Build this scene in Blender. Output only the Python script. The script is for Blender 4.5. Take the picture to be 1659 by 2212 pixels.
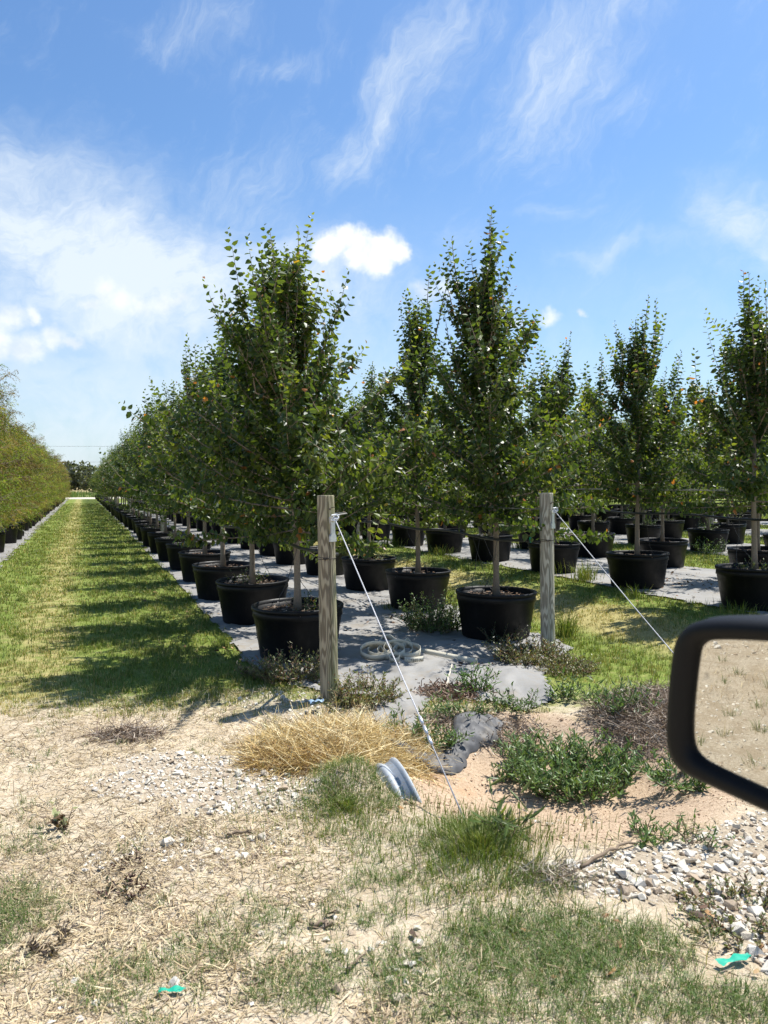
import bpy, math, random
import numpy as np
from mathutils import Vector, Matrix, Euler

for _o in list(bpy.data.objects):
    bpy.data.objects.remove(_o, do_unlink=True)
SC = bpy.context.scene
COL = SC.collection
R = math.radians

# ------------------------------------------------------------------ camera
CAM_H = 1.6
cam_d = bpy.data.cameras.new('camera')
cam = bpy.data.objects.new('camera', cam_d)
COL.objects.link(cam)
cam.location = (0, 0, CAM_H)
cam.rotation_euler = (R(90 - 1.93), 0, 0)
cam_d.sensor_fit = 'HORIZONTAL'
cam_d.sensor_width = 36.0
cam_d.lens = 36.05
cam_d.clip_start = 0.05
cam_d.clip_end = 6000
cam_d.dof.use_dof = True
cam_d.dof.focus_distance = 8.0
cam_d.dof.aperture_fstop = 36.05 / 4.0
SC.camera = cam

# ------------------------------------------------------------------ light
SUN_AZ, SUN_EL = R(57), R(63)          # azimuth from +Y towards +X
sun_dir = Vector((math.cos(SUN_EL) * math.sin(SUN_AZ), math.cos(SUN_EL) * math.cos(SUN_AZ), math.sin(SUN_EL)))
sun_d = bpy.data.lights.new('sun', 'SUN')
sun_d.energy = 5.0
sun_d.angle = R(0.53)
sun_d.color = (1.0, 0.965, 0.91)
sun = bpy.data.objects.new('sun', sun_d)
COL.objects.link(sun)
sun.rotation_euler = sun_dir.to_track_quat('Z', 'Y').to_euler()
sun.location = (0, 0, 30)

SC.view_settings.view_transform = 'Standard'
SC.view_settings.look = 'None'
SC.view_settings.gamma = 1.0
SC.view_settings.use_curve_mapping = False
SC.view_settings.exposure = 0.74
SC.render.engine = 'CYCLES'
SC.cycles.use_denoising = True
try:
    SC.cycles.denoiser = 'OPENIMAGEDENOISE'
except Exception:
    pass
SC.cycles.use_adaptive_sampling = True
SC.cycles.adaptive_threshold = 0.02
SC.cycles.max_bounces = 4
SC.cycles.diffuse_bounces = 2
SC.cycles.glossy_bounces = 2
SC.cycles.transmission_bounces = 2
SC.cycles.transparent_max_bounces = 8
SC.cycles.sample_clamp_indirect = 8.0

# ------------------------------------------------------------------ sky
world = bpy.data.worlds.new('World')
SC.world = world
world.use_nodes = True
world.cycles.sampling_method = 'MANUAL'
world.cycles.sample_map_resolution = 256
WN = world.node_tree.nodes
WL = world.node_tree.links
WN.clear()


class NT:
    """tiny node helper"""
    def __init__(self, tree):
        self.t = tree; self.n = tree.nodes; self.l = tree.links

    def node(self, kind, **kw):
        nd = self.n.new(kind)
        for k, v in kw.items():
            setattr(nd, k, v)
        return nd

    def put(self, sock, v):
        if isinstance(v, bpy.types.NodeSocket):
            self.l.new(v, sock)
        elif v is not None:
            if hasattr(sock.default_value, '__len__') and not hasattr(v, '__len__'):
                v = [v] * len(sock.default_value)
            if hasattr(v, '__len__') and hasattr(sock.default_value, '__len__') and len(v) == 3 and len(sock.default_value) == 4:
                v = (*v, 1.0)
            sock.default_value = v

    def math(self, op, a, b=None, c=None, clamp=False):
        nd = self.node('ShaderNodeMath', operation=op, use_clamp=clamp)
        self.put(nd.inputs[0], a)
        if b is not None: self.put(nd.inputs[1], b)
        if c is not None: self.put(nd.inputs[2], c)
        return nd.outputs[0]

    def vmath(self, op, a, b=None, scale=None):
        nd = self.node('ShaderNodeVectorMath', operation=op)
        self.put(nd.inputs[0], a)
        if b is not None: self.put(nd.inputs[1], b)
        if scale is not None: self.put(nd.inputs['Scale'], scale)
        return nd.outputs['Value'] if op in ('LENGTH', 'DOT_PRODUCT', 'DISTANCE') else nd.outputs[0]

    def noise(self, vec, scale=5, detail=4, rough=0.55, dist=0.0, lac=2.0, color=False):
        nd = self.node('ShaderNodeTexNoise')
        if vec is not None: self.put(nd.inputs['Vector'], vec)
        self.put(nd.inputs['Scale'], scale); self.put(nd.inputs['Detail'], detail)
        self.put(nd.inputs['Roughness'], rough); self.put(nd.inputs['Distortion'], dist)
        self.put(nd.inputs['Lacunarity'], lac)
        return nd.outputs['Color' if color else 'Fac']

    def ramp(self, v, lo, hi, a=0.0, b=1.0, smooth=True):
        nd = self.node('ShaderNodeMapRange')
        nd.interpolation_type = 'SMOOTHSTEP' if smooth else 'LINEAR'
        self.put(nd.inputs['Value'], v)
        self.put(nd.inputs['From Min'], lo); self.put(nd.inputs['From Max'], hi)
        self.put(nd.inputs['To Min'], a); self.put(nd.inputs['To Max'], b)
        return nd.outputs[0]

    def mix(self, f, a, b, mode='MIX'):
        nd = self.node('ShaderNodeMix', data_type='RGBA', blend_type=mode)
        nd.clamp_factor = True
        self.put(nd.inputs[0], f); self.put(nd.inputs[6], a); self.put(nd.inputs[7], b)
        return nd.outputs[2]

    def mapping(self, vec, loc=(0, 0, 0), rot=(0, 0, 0), scale=(1, 1, 1)):
        nd = self.node('ShaderNodeMapping')
        self.put(nd.inputs['Vector'], vec)
        nd.inputs['Location'].default_value = loc
        nd.inputs['Rotation'].default_value = rot
        nd.inputs['Scale'].default_value = scale
        return nd.outputs[0]

    def combine(self, x, y, z=0.0):
        nd = self.node('ShaderNodeCombineXYZ')
        self.put(nd.inputs[0], x); self.put(nd.inputs[1], y); self.put(nd.inputs[2], z)
        return nd.outputs[0]

    def sep(self, v):
        nd = self.node('ShaderNodeSeparateXYZ')
        self.put(nd.inputs[0], v)
        return nd.outputs


def build_world():
    t = NT(world.node_tree)
    out = t.node('ShaderNodeOutputWorld')
    bg = t.node('ShaderNodeBackground')
    bg.inputs['Strength'].default_value = 0.086
    sky = t.node('ShaderNodeTexSky')
    sky.sky_type = 'NISHITA'
    sky.sun_disc = False
    sky.sun_elevation = SUN_EL
    sky.sun_rotation = SUN_AZ
    sky.altitude = 60
    sky.air_density = 1.15
    sky.dust_density = 1.0
    sky.ozone_density = 2.6
    d = t.vmath('NORMALIZE', t.node('ShaderNodeTexCoord').outputs['Generated'])
    s = t.sep(d)
    az = t.math('ARCTAN2', s[0], s[1])
    el = t.math('ARCSINE', s[2])
    P = t.combine(az, el)
    # cirrus: thin fibres of ice cloud, combed in two directions
    warp = t.noise(P, 3.6, 5, 0.6, color=True)
    Pc = t.vmath('ADD', P, t.vmath('SCALE', t.vmath('SUBTRACT', warp, (0.5, 0.5, 0.5)), scale=0.20))
    fib = t.noise(t.mapping(t.mapping(Pc, rot=(0, 0, R(-56))), scale=(14, 52, 1)), 1.0, 7, 0.70, 0.0)
    fib2 = t.noise(t.mapping(t.mapping(Pc, rot=(0, 0, R(-14))), scale=(12, 40, 1)), 1.0, 7, 0.70, 0.0)
    soft = t.noise(Pc, 13, 6, 0.62)

    def px(x, y):            # direction of a cloud, given as azimuth/elevation tangents
        u = (x - 829.5) / 1661.0
        v = (1050 - y) / 1661.0
        return math.atan2(u, 1.0), math.atan2(v, math.hypot(1, u))

    def blob(x, y, wx, wy, rot=0.0, amt=1.0):
        a, e = px(x, y)
        v = t.vmath('SUBTRACT', Pc, (a, e, 0))
        v = t.mapping(v, rot=(0, 0, R(-rot)))
        v = t.vmath('DIVIDE', v, (wx / 1661.0, wy / 1661.0, 1.0))
        return t.ramp(t.vmath('LENGTH', v), 1.0, 0.0, 0.0, amt)

    def cover(lst):
        c = None
        for q in lst:
            m = blob(*q)
            c = m if c is None else t.math('MAXIMUM', c, m)
        return c
    cov1 = cover([(860, 210, 330, 95, 56, 1.0), (765, 340, 240, 90, 45, .95), (940, 130, 200, 120, 62, .9), (1190, 160, 330, 190, 50, 1.0), (1290, 40, 300, 120, 30, .7), (1240, 280, 260, 90, 20, .6),
                  (420, 75, 210, 70, 18, .75), (600, 150, 230, 40, 14, .55), (560, 420, 330, 150, 25, .62), (1040, 300, 160, 70, 30, .5), (1010, 60, 160, 110, 60, .6),
                  (2600, 150, 600, 260, 40, .9), (-1500, 100, 700, 300, 30, .9), (4200, 200, 700, 300, 20, .9), (-3600, 200, 700, 300, -20, .9), (800, -900, 900, 300, 20, .8), (2500, -900, 800, 300, 50, .8)])
    cov2 = cover([(130, 520, 540, 230, -14, 1.1), (330, 610, 600, 190, -6, 1.1), (30, 420, 260, 130, -35, .9), (640, 620, 420, 120, 0, .85), (1590, 510, 210, 120, -20, .95), (1320, 570, 260, 40, 0, .55), (1180, 480, 110, 35, 0, .5), (980, 540, 120, 60, 10, .4),
                  (2300, 520, 500, 200, 10, .9), (-900, 560, 700, 220, -8, 1.0), (3600, 560, 700, 200, 0, .9), (-3000, 520, 700, 220, 10, .9)])
    k1 = t.math('MULTIPLY', t.ramp(t.math('ADD', t.math('ADD', t.math('MULTIPLY', fib, 0.7), t.math('MULTIPLY', soft, 0.3)), t.math('MULTIPLY', cov1, 0.24)), 0.40, 0.98), cov1)
    k2 = t.math('MULTIPLY', t.ramp(t.math('ADD', t.math('ADD', t.math('MULTIPLY', fib2, 0.45), t.math('MULTIPLY', soft, 0.55)), t.math('MULTIPLY', cov2, 0.26)), 0.40, 0.98), t.math('MULTIPLY', cov2, 1.0))
    thin = t.ramp(t.math('ADD', t.math('MULTIPLY', fib, .5), t.math('MULTIPLY', soft, .5)), 0.50, 0.80, 0.0, 0.16)
    c_amt = t.math('ADD', t.math('MAXIMUM', t.math('MULTIPLY', k1, 0.66), t.math('MULTIPLY', k2, 0.95)), thin)
    low = t.ramp(el, R(24), R(2.0), 0.0, 0.72)                       # thin high veil thickening to the horizon
    leftside = t.ramp(az, R(14), R(-16), 0.48, 1.0)
    veil = t.math('MULTIPLY', t.math('MULTIPLY', low, leftside), t.ramp(soft, 0.25, 0.6, 0.6, 1.0))
    c_amt = t.math('MINIMUM', t.math('ADD', c_amt, veil), 0.90)
    c_amt = t.math('MULTIPLY', c_amt, t.ramp(el, R(-2), R(0.5)))

    # cumulus: unions of puffs
    warp2 = t.noise(P, 22.0, 4, 0.6, color=True)
    warp3 = t.noise(P, 70.0, 3, 0.6, color=True)
    Pw = t.vmath('ADD', P, t.vmath('SCALE', t.vmath('SUBTRACT', warp2, (0.5, 0.5, 0.5)), scale=0.036))
    Pw = t.vmath('ADD', Pw, t.vmath('SCALE', t.vmath('SUBTRACT', warp3, (0.5, 0.5, 0.5)), scale=0.012))

    def cumulus(puffs, soft=0.45):
        m = None
        for (x, y, r) in puffs:
            a, e = px(x, y)
            v = t.vmath('SUBTRACT', Pw, (a, e, 0))
            v = t.vmath('DIVIDE', v, (r / 1661.0, 0.78 * r / 1661.0, 1))
            l = t.vmath('LENGTH', v)
            m = l if m is None else t.math('SMOOTH_MIN', m, l, 0.25)
        return t.ramp(m, 1.12, 1.12 - soft, 0, 1)
    big = cumulus([(715, 540, 42), (748, 520, 40), (790, 532, 46), (830, 540, 46), (860, 556, 34), (770, 560, 40), (820, 570, 44), (700, 552, 28)], 0.75)
    lft = cumulus([(20, 692, 40), (72, 690, 20), (-60, 690, 80), (120, 735, 38), (165, 742, 26), (60, 752, 44), (10, 745, 46), (-20, 730, 60)], 0.9)
    mid = cumulus([(232, 635, 34), (262, 652, 38), (310, 668, 32), (360, 664, 34), (200, 655, 24), (390, 655, 22)], 1.1)
    small = cumulus([(1180, 688, 26), (1255, 680, 14), (1050, 590, 24), (960, 625, 32), (920, 640, 40), (1110, 700, 26)], 1.2)
    far_c = cumulus([(2600, 700, 130), (2750, 690, 160), (-2300, 680, 160), (-2450, 700, 120)], 0.9)
    cum = t.math('MAXIMUM', t.math('MAXIMUM', big, t.math('MULTIPLY', lft, 0.85)), t.math('MAXIMUM', t.math('MULTIPLY', mid, 0.75), t.math('MULTIPLY', small, 0.75)))
    cum = t.math('MAXIMUM', cum, far_c)
    body = t.noise(P, 26.0, 5, 0.55)
    cum_col = t.mix(t.ramp(t.math('ADD', body, t.math('MULTIPLY', big, 0.12)), 0.34, 0.62), (5.8, 6.4, 7.1), (7.6, 7.8, 7.9))
    skyc = t.mix(1.0, sky.outputs[0], (0.74, 0.97, 1.18), 'MULTIPLY')
    c1 = t.mix(c_amt, skyc, (6.2, 6.85, 7.4))
    c2 = t.mix(cum, c1, cum_col)
    t.l.new(c2, bg.inputs['Color'])
    t.l.new(bg.outputs[0], out.inputs['Surface'])


build_world()

# ------------------------------------------------------------------ numeric helpers
FPX = 1661.0


def U(x, y, z=0.0):
    """ground point at height z that a sight line of the survey sketch meets (sketch units)"""
    u = (x - 829.5) / FPX; w = (1106 - y) / FPX
    cp, sp = math.cos(R(1.93)), math.sin(R(1.93))
    t = (CAM_H - z) / (sp - w * cp)
    return np.array([u * t, (cp + w * sp) * t])


RD = np.array([-0.365, 0.931])       # direction of the tree rows
PD = np.array([0.931, 0.365])        # across the rows


def PA(p, a):
    return p * PD + a * RD


def sstep(lo, hi, v):
    t = np.clip((np.asarray(v, float) - lo) / (hi - lo), 0, 1)
    return t * t * (3 - 2 * t)


def _hash(ix, iy, seed):
    h = (ix.astype(np.int64) * 374761393 + iy.astype(np.int64) * 668265263 + seed * 982451653) & 0xFFFFFFFF
    h = ((h ^ (h >> 13)) * 1274126177) & 0xFFFFFFFF
    return ((h ^ (h >> 16)) & 0xFFFF) / 65535.0


def vnoise(x, y, seed=0):
    x = np.asarray(x, float); y = np.asarray(y, float)
    ix = np.floor(x); iy = np.floor(y)
    fx = x - ix; fy = y - iy
    fx = fx * fx * (3 - 2 * fx); fy = fy * fy * (3 - 2 * fy)
    a = _hash(ix, iy, seed); b = _hash(ix + 1, iy, seed)
    c = _hash(ix, iy + 1, seed); d = _hash(ix + 1, iy + 1, seed)
    return (a * (1 - fx) + b * fx) * (1 - fy) + (c * (1 - fx) + d * fx) * fy


def fbm(x, y, seed=0, oct=4):
    s = 0.0; amp = 0.5; f = 1.0
    for i in range(oct):
        s = s + amp * vnoise(x * f, y * f, seed + i * 17)
        amp *= 0.5; f *= 2.03
    return s / (1 - 0.5 ** oct)


def ell(x, y, c, rx, ry, rot=0.0):
    dx = x - c[0]; dy = y - c[1]
    cs, sn = math.cos(rot), math.sin(rot)
    return np.sqrt(((dx * cs + dy * sn) / rx) ** 2 + ((-dx * sn + dy * cs) / ry) ** 2)


BAS = (0.98, 4.40)
HEAP = U(705, 1612)
MOUND = U(1120, 1470)


def height(x, y):
    x = np.asarray(x, float); y = np.asarray(y, float)
    p = x * PD[0] + y * PD[1]
    near = 1 - sstep(12, 30, np.hypot(x, y))
    z = 0.17 * sstep(4.9, 6.6, p) * sstep(2.0, 5.0, y)
    r = ell(x, y, BAS, 1.0, 0.92, 0.25) + 0.22 * (fbm(x * 2.2, y * 2.2, 5) - 0.5)
    bas = 1 - sstep(0.32, 1.05, r)
    z = z - 0.22 * bas
    z = z + 0.05 * np.exp(-ell(x, y, HEAP, 0.42, 0.33) ** 2)
    z = z + 0.055 * np.exp(-ell(x, y, MOUND, 0.26, 0.24) ** 2)
    z = z + 0.05 * np.exp(-ell(x, y, U(600, 1515), 0.45, 0.35) ** 2)
    z = z + 0.05 * np.exp(-ell(x, y, U(1030, 1830), 0.28, 0.2) ** 2)
    z = z + 0.06 * np.exp(-ell(x, y, U(1420, 1540), 0.45, 0.35) ** 2)
    z = z + 0.13 * np.exp(-ell(x, y, (-.19, 4.02), 0.18, 0.20) ** 2)
    z = z + near * (0.030 * (fbm(x * 1.6, y * 1.6, 11) - 0.5) + 0.016 * (fbm(x * 9, y * 9, 31, 3) - 0.5))
    z = z + near * bas * 0.03 * (fbm(x * 22, y * 22, 71, 3) - 0.5)
    return z


def pt(x, y, dz=0.0):
    return np.array([x, y, float(height(x, y)) + dz])


def Ug(x, y, dz=0.0):
    """point on the terrain under a sketch position"""
    z = 0.0
    for _ in range(4):
        g = U(x, y, z + dz)
        z = float(height(g[0], g[1]))
    return np.array([g[0], g[1], z])


# ------------------------------------------------------------------ mesh helpers
class Acc:
    def __init__(self):
        self.v = []; self.f = {}; self.c = []; self.n = 0

    def add(self, verts, faces, col=None):
        verts = np.asarray(verts, float).reshape(-1, 3)
        for fa in (faces if isinstance(faces, (list, tuple)) and len(faces) and isinstance(faces[0], np.ndarray) and faces[0].ndim == 2 else [faces]):
            fa = np.asarray(fa, np.int64)
            self.f.setdefault(fa.shape[1], []).append(fa + self.n)
        self.v.append(verts); self.n += len(verts)
        if col is None:
            col = (1, 1, 1)
        col = np.asarray(col, float)
        if col.ndim == 1:
            col = np.repeat(col[None, :3], len(verts), 0)
        self.c.append(col[:, :3])

    def mesh(self, name, smooth=False, mats=()):
        me = bpy.data.meshes.new(name)
        v = np.concatenate(self.v); me.vertices.add(len(v))
        me.vertices.foreach_set('co', v.astype(np.float32).ravel())
        loops = []; starts = []; tot = []; s = 0
        for k, lst in self.f.items():
            fa = np.concatenate(lst)
            loops.append(fa.ravel()); starts.append(s + np.arange(len(fa)) * k); tot.append(np.full(len(fa), k)); s += fa.size
        loops = np.concatenate(loops); starts = np.concatenate(starts); tot = np.concatenate(tot)
        me.loops.add(len(loops)); me.loops.foreach_set('vertex_index', loops.astype(np.int32))
        me.polygons.add(len(starts))
        me.polygons.foreach_set('loop_start', starts.astype(np.int32))
        me.polygons.foreach_set('loop_total', tot.astype(np.int32))
        me.update(calc_edges=True)
        at = me.color_attributes.new('col', 'FLOAT_COLOR', 'POINT')
        c = np.concatenate(self.c)
        at.data.foreach_set('color', np.concatenate([c, np.ones((len(c), 1))], 1).astype(np.float32).ravel())
        me.polygons.foreach_set('use_smooth', np.full(len(starts), bool(smooth)))
        for m in mats:
            me.materials.append(m)
        return me


def link(name, data, parent=None, loc=None, rot=None):
    o = bpy.data.objects.new(name, data)
    COL.objects.link(o)
    if parent is not None: o.parent = parent
    if loc is not None: o.location = tuple(loc)
    if rot is not None: o.rotation_euler = rot
    return o


def tag(o, label=None, cat=None, group=None, kind=None):
    if label: o['label'] = label
    if cat: o['category'] = cat
    if group: o['group'] = group
    if kind: o['kind'] = kind
    return o


def empty(name, loc, rz=0.0, **kw):
    o = link(name, None, None, loc, (0, 0, rz))
    o.empty_display_size = 0.1
    return tag(o, **kw)


def norm(v):
    v = np.asarray(v, float)
    return v / np.maximum(np.linalg.norm(v, axis=-1, keepdims=True), 1e-9)


def tube(path, radii, sides=8, caps=True):
    path = np.asarray(path, float); k = len(path)
    radii = np.broadcast_to(np.asarray(radii, float), (k,))
    tg = norm(np.gradient(path, axis=0))
    ref = np.array([0.0, 0.0, 1.0]) if abs(tg[:, 2]).mean() < 0.8 else np.array([1.0, 0.0, 0.0])
    a = norm(np.cross(tg, ref)); b = np.cross(tg, a)
    th = np.arange(sides) / sides * 2 * np.pi
    v = path[:, None, :] + radii[:, None, None] * (np.cos(th)[None, :, None] * a[:, None, :] + np.sin(th)[None, :, None] * b[:, None, :])
    i = np.arange(k - 1)[:, None] * sides; j = np.arange(sides)[None, :]; j2 = (j + 1) % sides
    q = np.stack([i + j, i + j2, i + sides + j2, i + sides + j], -1).reshape(-1, 4)
    fs = [q]
    v = v.reshape(-1, 3)
    if caps:
        v = np.concatenate([v, path[:1], path[-1:]])
        j = np.arange(sides); j2 = (j + 1) % sides
        fs.append(np.stack([j2, j, np.full(sides, k * sides)], -1))
        o = (k - 1) * sides
        fs.append(np.stack([o + j, o + j2, np.full(sides, k * sides + 1)], -1))
    return v, fs


def lathe(profile, sides=32):
    pr = np.asarray(profile, float); k = len(pr)
    th = np.arange(sides) / sides * 2 * np.pi
    v = np.stack([pr[:, None, 0] * np.cos(th), pr[:, None, 0] * np.sin(th), np.repeat(pr[:, 1:2], sides, 1)], -1).reshape(-1, 3)
    i = np.arange(k - 1)[:, None] * sides; j = np.arange(sides)[None, :]; j2 = (j + 1) % sides
    q = np.stack([i + j, i + j2, i + sides + j2, i + sides + j], -1).reshape(-1, 4)
    return v, [q]


def box(c, s, rot=None):
    c = np.asarray(c, float); s = np.asarray(s, float) / 2
    v = np.array([[x, y, z] for x in (-1, 1) for y in (-1, 1) for z in (-1, 1)], float) * s
    if rot is not None:
        v = v @ np.array(Euler(rot).to_matrix()).T
    f = np.array([[0, 1, 3, 2], [4, 6, 7, 5], [0, 4, 5, 1], [2, 3, 7, 6], [0, 2, 6, 4], [1, 5, 7, 3]])
    return v + c, [f]


def blades(base, az, h, w, lean, rng, col, segs=2):
    """grass blades: base (N,3), azimuth of lean, height, width, lean 0..1.5"""
    n = len(base)
    d = np.stack([np.cos(az), np.sin(az), np.zeros(n)], -1)
    tw = az + np.pi / 2 + rng.normal(0, 0.5, n)
    s = np.stack([np.cos(tw), np.sin(tw), np.zeros(n)], -1) * (w / 2)[:, None]
    l1 = (lean * 0.35)[:, None]; l2 = lean[:, None]
    z = np.array([0, 0, 1.0])
    mid = base + (d * np.sin(l1) + z * np.cos(l1)) * (h * 0.55)[:, None]
    tip = mid + (d * np.sin(l2) + z * np.cos(l2)) * (h * 0.5)[:, None]
    v = np.stack([base - s, base + s, mid + s * 0.8, mid - s * 0.8, tip], 1).reshape(-1, 3)
    o = np.arange(n)[:, None] * 5
    q = o + np.array([0, 1, 2, 3]); t = o + np.array([3, 2, 4])
    return v, [q, t], np.repeat(col, 5, 0)


def leaf_geo(base, axis, side, L, W, fold=0.18, curl=0.12):
    n = len(base)
    axis = norm(axis); side = norm(side - axis * (side * axis).sum(-1, keepdims=True))
    nrm = np.cross(axis, side)
    L = np.asarray(L)[:, None]; W = np.asarray(W)[:, None]
    fold = np.broadcast_to(np.asarray(fold, float), (n,))[:, None]
    b = base
    l1 = b + axis * .28 * L + side * .47 * W + nrm * fold * W
    l2 = b + axis * .68 * L + side * .36 * W + nrm * (fold * W * .8 - curl * .3 * L)
    tip = b + axis * L - nrm * curl * L
    r2 = b + axis * .68 * L - side * .36 * W + nrm * (fold * W * .8 - curl * .3 * L)
    r1 = b + axis * .28 * L - side * .47 * W + nrm * fold * W
    v = np.stack([b, l1, l2, tip, r2, r1], 1).reshape(-1, 3)
    o = np.arange(n)[:, None] * 6
    q = np.concatenate([o + np.array([0, 3, 2, 1]), o + np.array([0, 5, 4, 3])])
    return v, [q]


# ------------------------------------------------------------------ materials
def new_mat(name):
    m = bpy.data.materials.new(name)
    m.use_nodes = True
    m.node_tree.nodes.clear()
    return m, NT(m.node_tree)


def finish(m, t, shader, bump=None):
    out = t.node('ShaderNodeOutputMaterial')
    t.l.new(shader, out.inputs['Surface'])
    return m


def principled(t, col, rough=0.7, spec=0.4, metal=0.0, bump=None, bstr=0.3, bdist=0.01):
    b = t.node('ShaderNodeBsdfPrincipled')
    t.put(b.inputs['Base Color'], col)
    t.put(b.inputs['Roughness'], rough)
    t.put(b.inputs['Metallic'], metal)
    t.put(b.inputs['Specular IOR Level'], spec)
    if bump is not None:
        bn = t.node('ShaderNodeBump')
        bn.inputs['Strength'].default_value = bstr
        bn.inputs['Distance'].default_value = bdist
        t.put(bn.inputs['Height'], bump)
        t.l.new(bn.outputs[0], b.inputs['Normal'])
    return b.outputs[0]


def attr(t, name='col'):
    nd = t.node('ShaderNodeAttribute'); nd.attribute_name = name
    return nd


def simple_mat(name, col, rough=0.7, spec=0.4, metal=0.0, nscale=30, nvar=0.25, bstr=0.2, bdist=0.003):
    m, t = new_mat(name)
    co = t.node('ShaderNodeTexCoord').outputs['Object']
    n = t.noise(co, nscale, 5, 0.6)
    c = t.mix(n, [x * (1 - nvar) for x in col], [min(1, x * (1 + nvar)) for x in col])
    return finish(m, t, principled(t, c, rough, spec, metal, n, bstr, bdist))


def foliage_mat(name, trans=0.35, rough=0.42, spec=0.45, tcol=(1.9, 1.75, 0.7)):
    m, t = new_mat(name)
    a = attr(t).outputs['Color']
    p = principled(t, a, rough, spec)
    tr = t.node('ShaderNodeBsdfTranslucent')
    t.put(tr.inputs['Color'], t.mix(1.0, a, tcol, 'MULTIPLY'))
    mx = t.node('ShaderNodeMixShader'); mx.inputs[0].default_value = trans
    t.l.new(p, mx.inputs[1]); t.l.new(tr.outputs[0], mx.inputs[2])
    return finish(m, t, mx.outputs[0])


def attr_mat(name, rough=0.8, spec=0.25, nscale=40, nvar=0.25, bstr=0.3, bdist=0.004):
    m, t = new_mat(name)
    co = t.node('ShaderNodeTexCoord').outputs['Object']
    n = t.noise(co, nscale, 5, 0.6)
    c = t.mix(1.0, attr(t).outputs['Color'], t.mix(n, [1 - nvar] * 3, [1 + nvar] * 3), 'MULTIPLY')
    return finish(m, t, principled(t, c, rough, spec, 0, n, bstr, bdist))


M = {}
M['leaf'] = foliage_mat('leaf', 0.38, 0.42, 0.40, (2.3, 2.1, 0.7))
M['needle'] = foliage_mat('needle', 0.42, 0.6, 0.25, (1.5, 1.35, 0.8))
M['grass'] = foliage_mat('grass', 0.30, 0.5, 0.3, (1.4, 1.35, 0.7))
M['straw'] = foliage_mat('straw', 0.12, 0.55, 0.3, (1.1, 1.0, 0.8))
M['weed'] = foliage_mat('weed', 0.28, 0.42, 0.45, (1.6, 1.6, 0.7))
M['bark'] = simple_mat('bark', (0.25, 0.20, 0.15), 0.85, 0.2, nscale=60, nvar=0.45, bstr=0.6, bdist=0.004)
M['twig'] = simple_mat('twig', (0.13, 0.095, 0.065), 0.8, 0.2)
M['stone'] = attr_mat('limestone', 0.9, 0.2, 45, 0.22, 0.5, 0.006)
M['mulch'] = attr_mat('mulch', 0.9, 0.15, 60, 0.3)
M['litter'] = attr_mat('dry_leaf', 0.75, 0.25, 60, 0.3)
M['cable'] = simple_mat('cable_steel', (0.30, 0.29, 0.27), 0.5, 0.4, 0.4)
M['galv'] = simple_mat('galvanised_metal', (0.55, 0.56, 0.58), 0.45, 0.5, 0.75, 25, 0.25, 0.15)
M['iron'] = simple_mat('dark_iron', (0.09, 0.075, 0.06), 0.6, 0.4, 0.5)
M['strap'] = simple_mat('webbing', (0.58, 0.54, 0.43), 0.85, 0.2, nscale=120, nvar=0.2, bstr=0.4)
M['ink'] = simple_mat('black_ink', (0.03, 0.028, 0.025), 0.8, 0.2)
M['tape'] = simple_mat('green_tape', (0.01, 0.33, 0.21), 0.4, 0.5)
M['scrap'] = simple_mat('blue_plastic', (0.30, 0.42, 0.55), 0.25, 0.5)
M['pipe'] = simple_mat('black_polythene', (0.018, 0.018, 0.02), 0.45, 0.5)


def pot_material():
    m, t = new_mat('black_pot_plastic')
    co = t.node('ShaderNodeTexCoord').outputs['Object']
    n = t.noise(co, 7, 6, 0.65)
    dust = t.noise(t.mapping(co, scale=(1, 1, 0.25)), 14, 5, 0.6)
    c = t.mix(t.ramp(dust, 0.5, 0.8), (0.0045, 0.0045, 0.005), (0.014, 0.0135, 0.0125))
    return finish(m, t, principled(t, c, t.ramp(n, 0.3, 0.7, 0.45, 0.65), 0.28, 0, n, 0.12, 0.004))


M['pot'] = pot_material()


def wood_material(name, dark, light, green, gamt):
    m, t = new_mat(name)
    co = t.node('ShaderNodeTexCoord').outputs['Object']
    wv = t.noise(t.mapping(co, scale=(9, 9, 1.3)), 1.0, 2, 0.4)
    rings = t.math('SINE', t.math('MULTIPLY', wv, 95.0))
    fine = t.noise(t.mapping(co, scale=(110, 110, 3.0)), 1.0, 5, 0.6)
    g = t.math('ADD', t.math('MULTIPLY', t.ramp(rings, -0.9, 0.9), 0.5), t.math('MULTIPLY', fine, 0.6))
    c = t.mix(t.ramp(g, 0.2, 0.95), dark, light)
    blot = t.noise(t.mapping(co, scale=(6, 6, 1.4)), 1.0, 4, 0.6)
    x = t.sep(co)[0]
    c = t.mix(t.math('MULTIPLY', t.math('MULTIPLY', t.ramp(blot, 0.35, 0.7), t.ramp(x, -0.03, 0.05)), gamt), c, green)
    c = t.mix(t.ramp(t.noise(t.mapping(co, loc=(3, 1, 2), scale=(14, 14, 3)), 1.0, 3, 0.5), 0.64, 0.74), c, [d * 0.55 for d in dark])
    return finish(m, t, principled(t, c, 0.85, 0.2, 0, g, 0.5, 0.004))


M['post_a'] = wood_material('post_wood_green', (0.165, 0.135, 0.095), (0.40, 0.35, 0.25), (0.225, 0.25, 0.11), 0.85)
M['post_b'] = wood_material('post_wood_grey', (0.23, 0.205, 0.16), (0.52, 0.485, 0.40), (0.33, 0.34, 0.20), 0.35)


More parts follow.
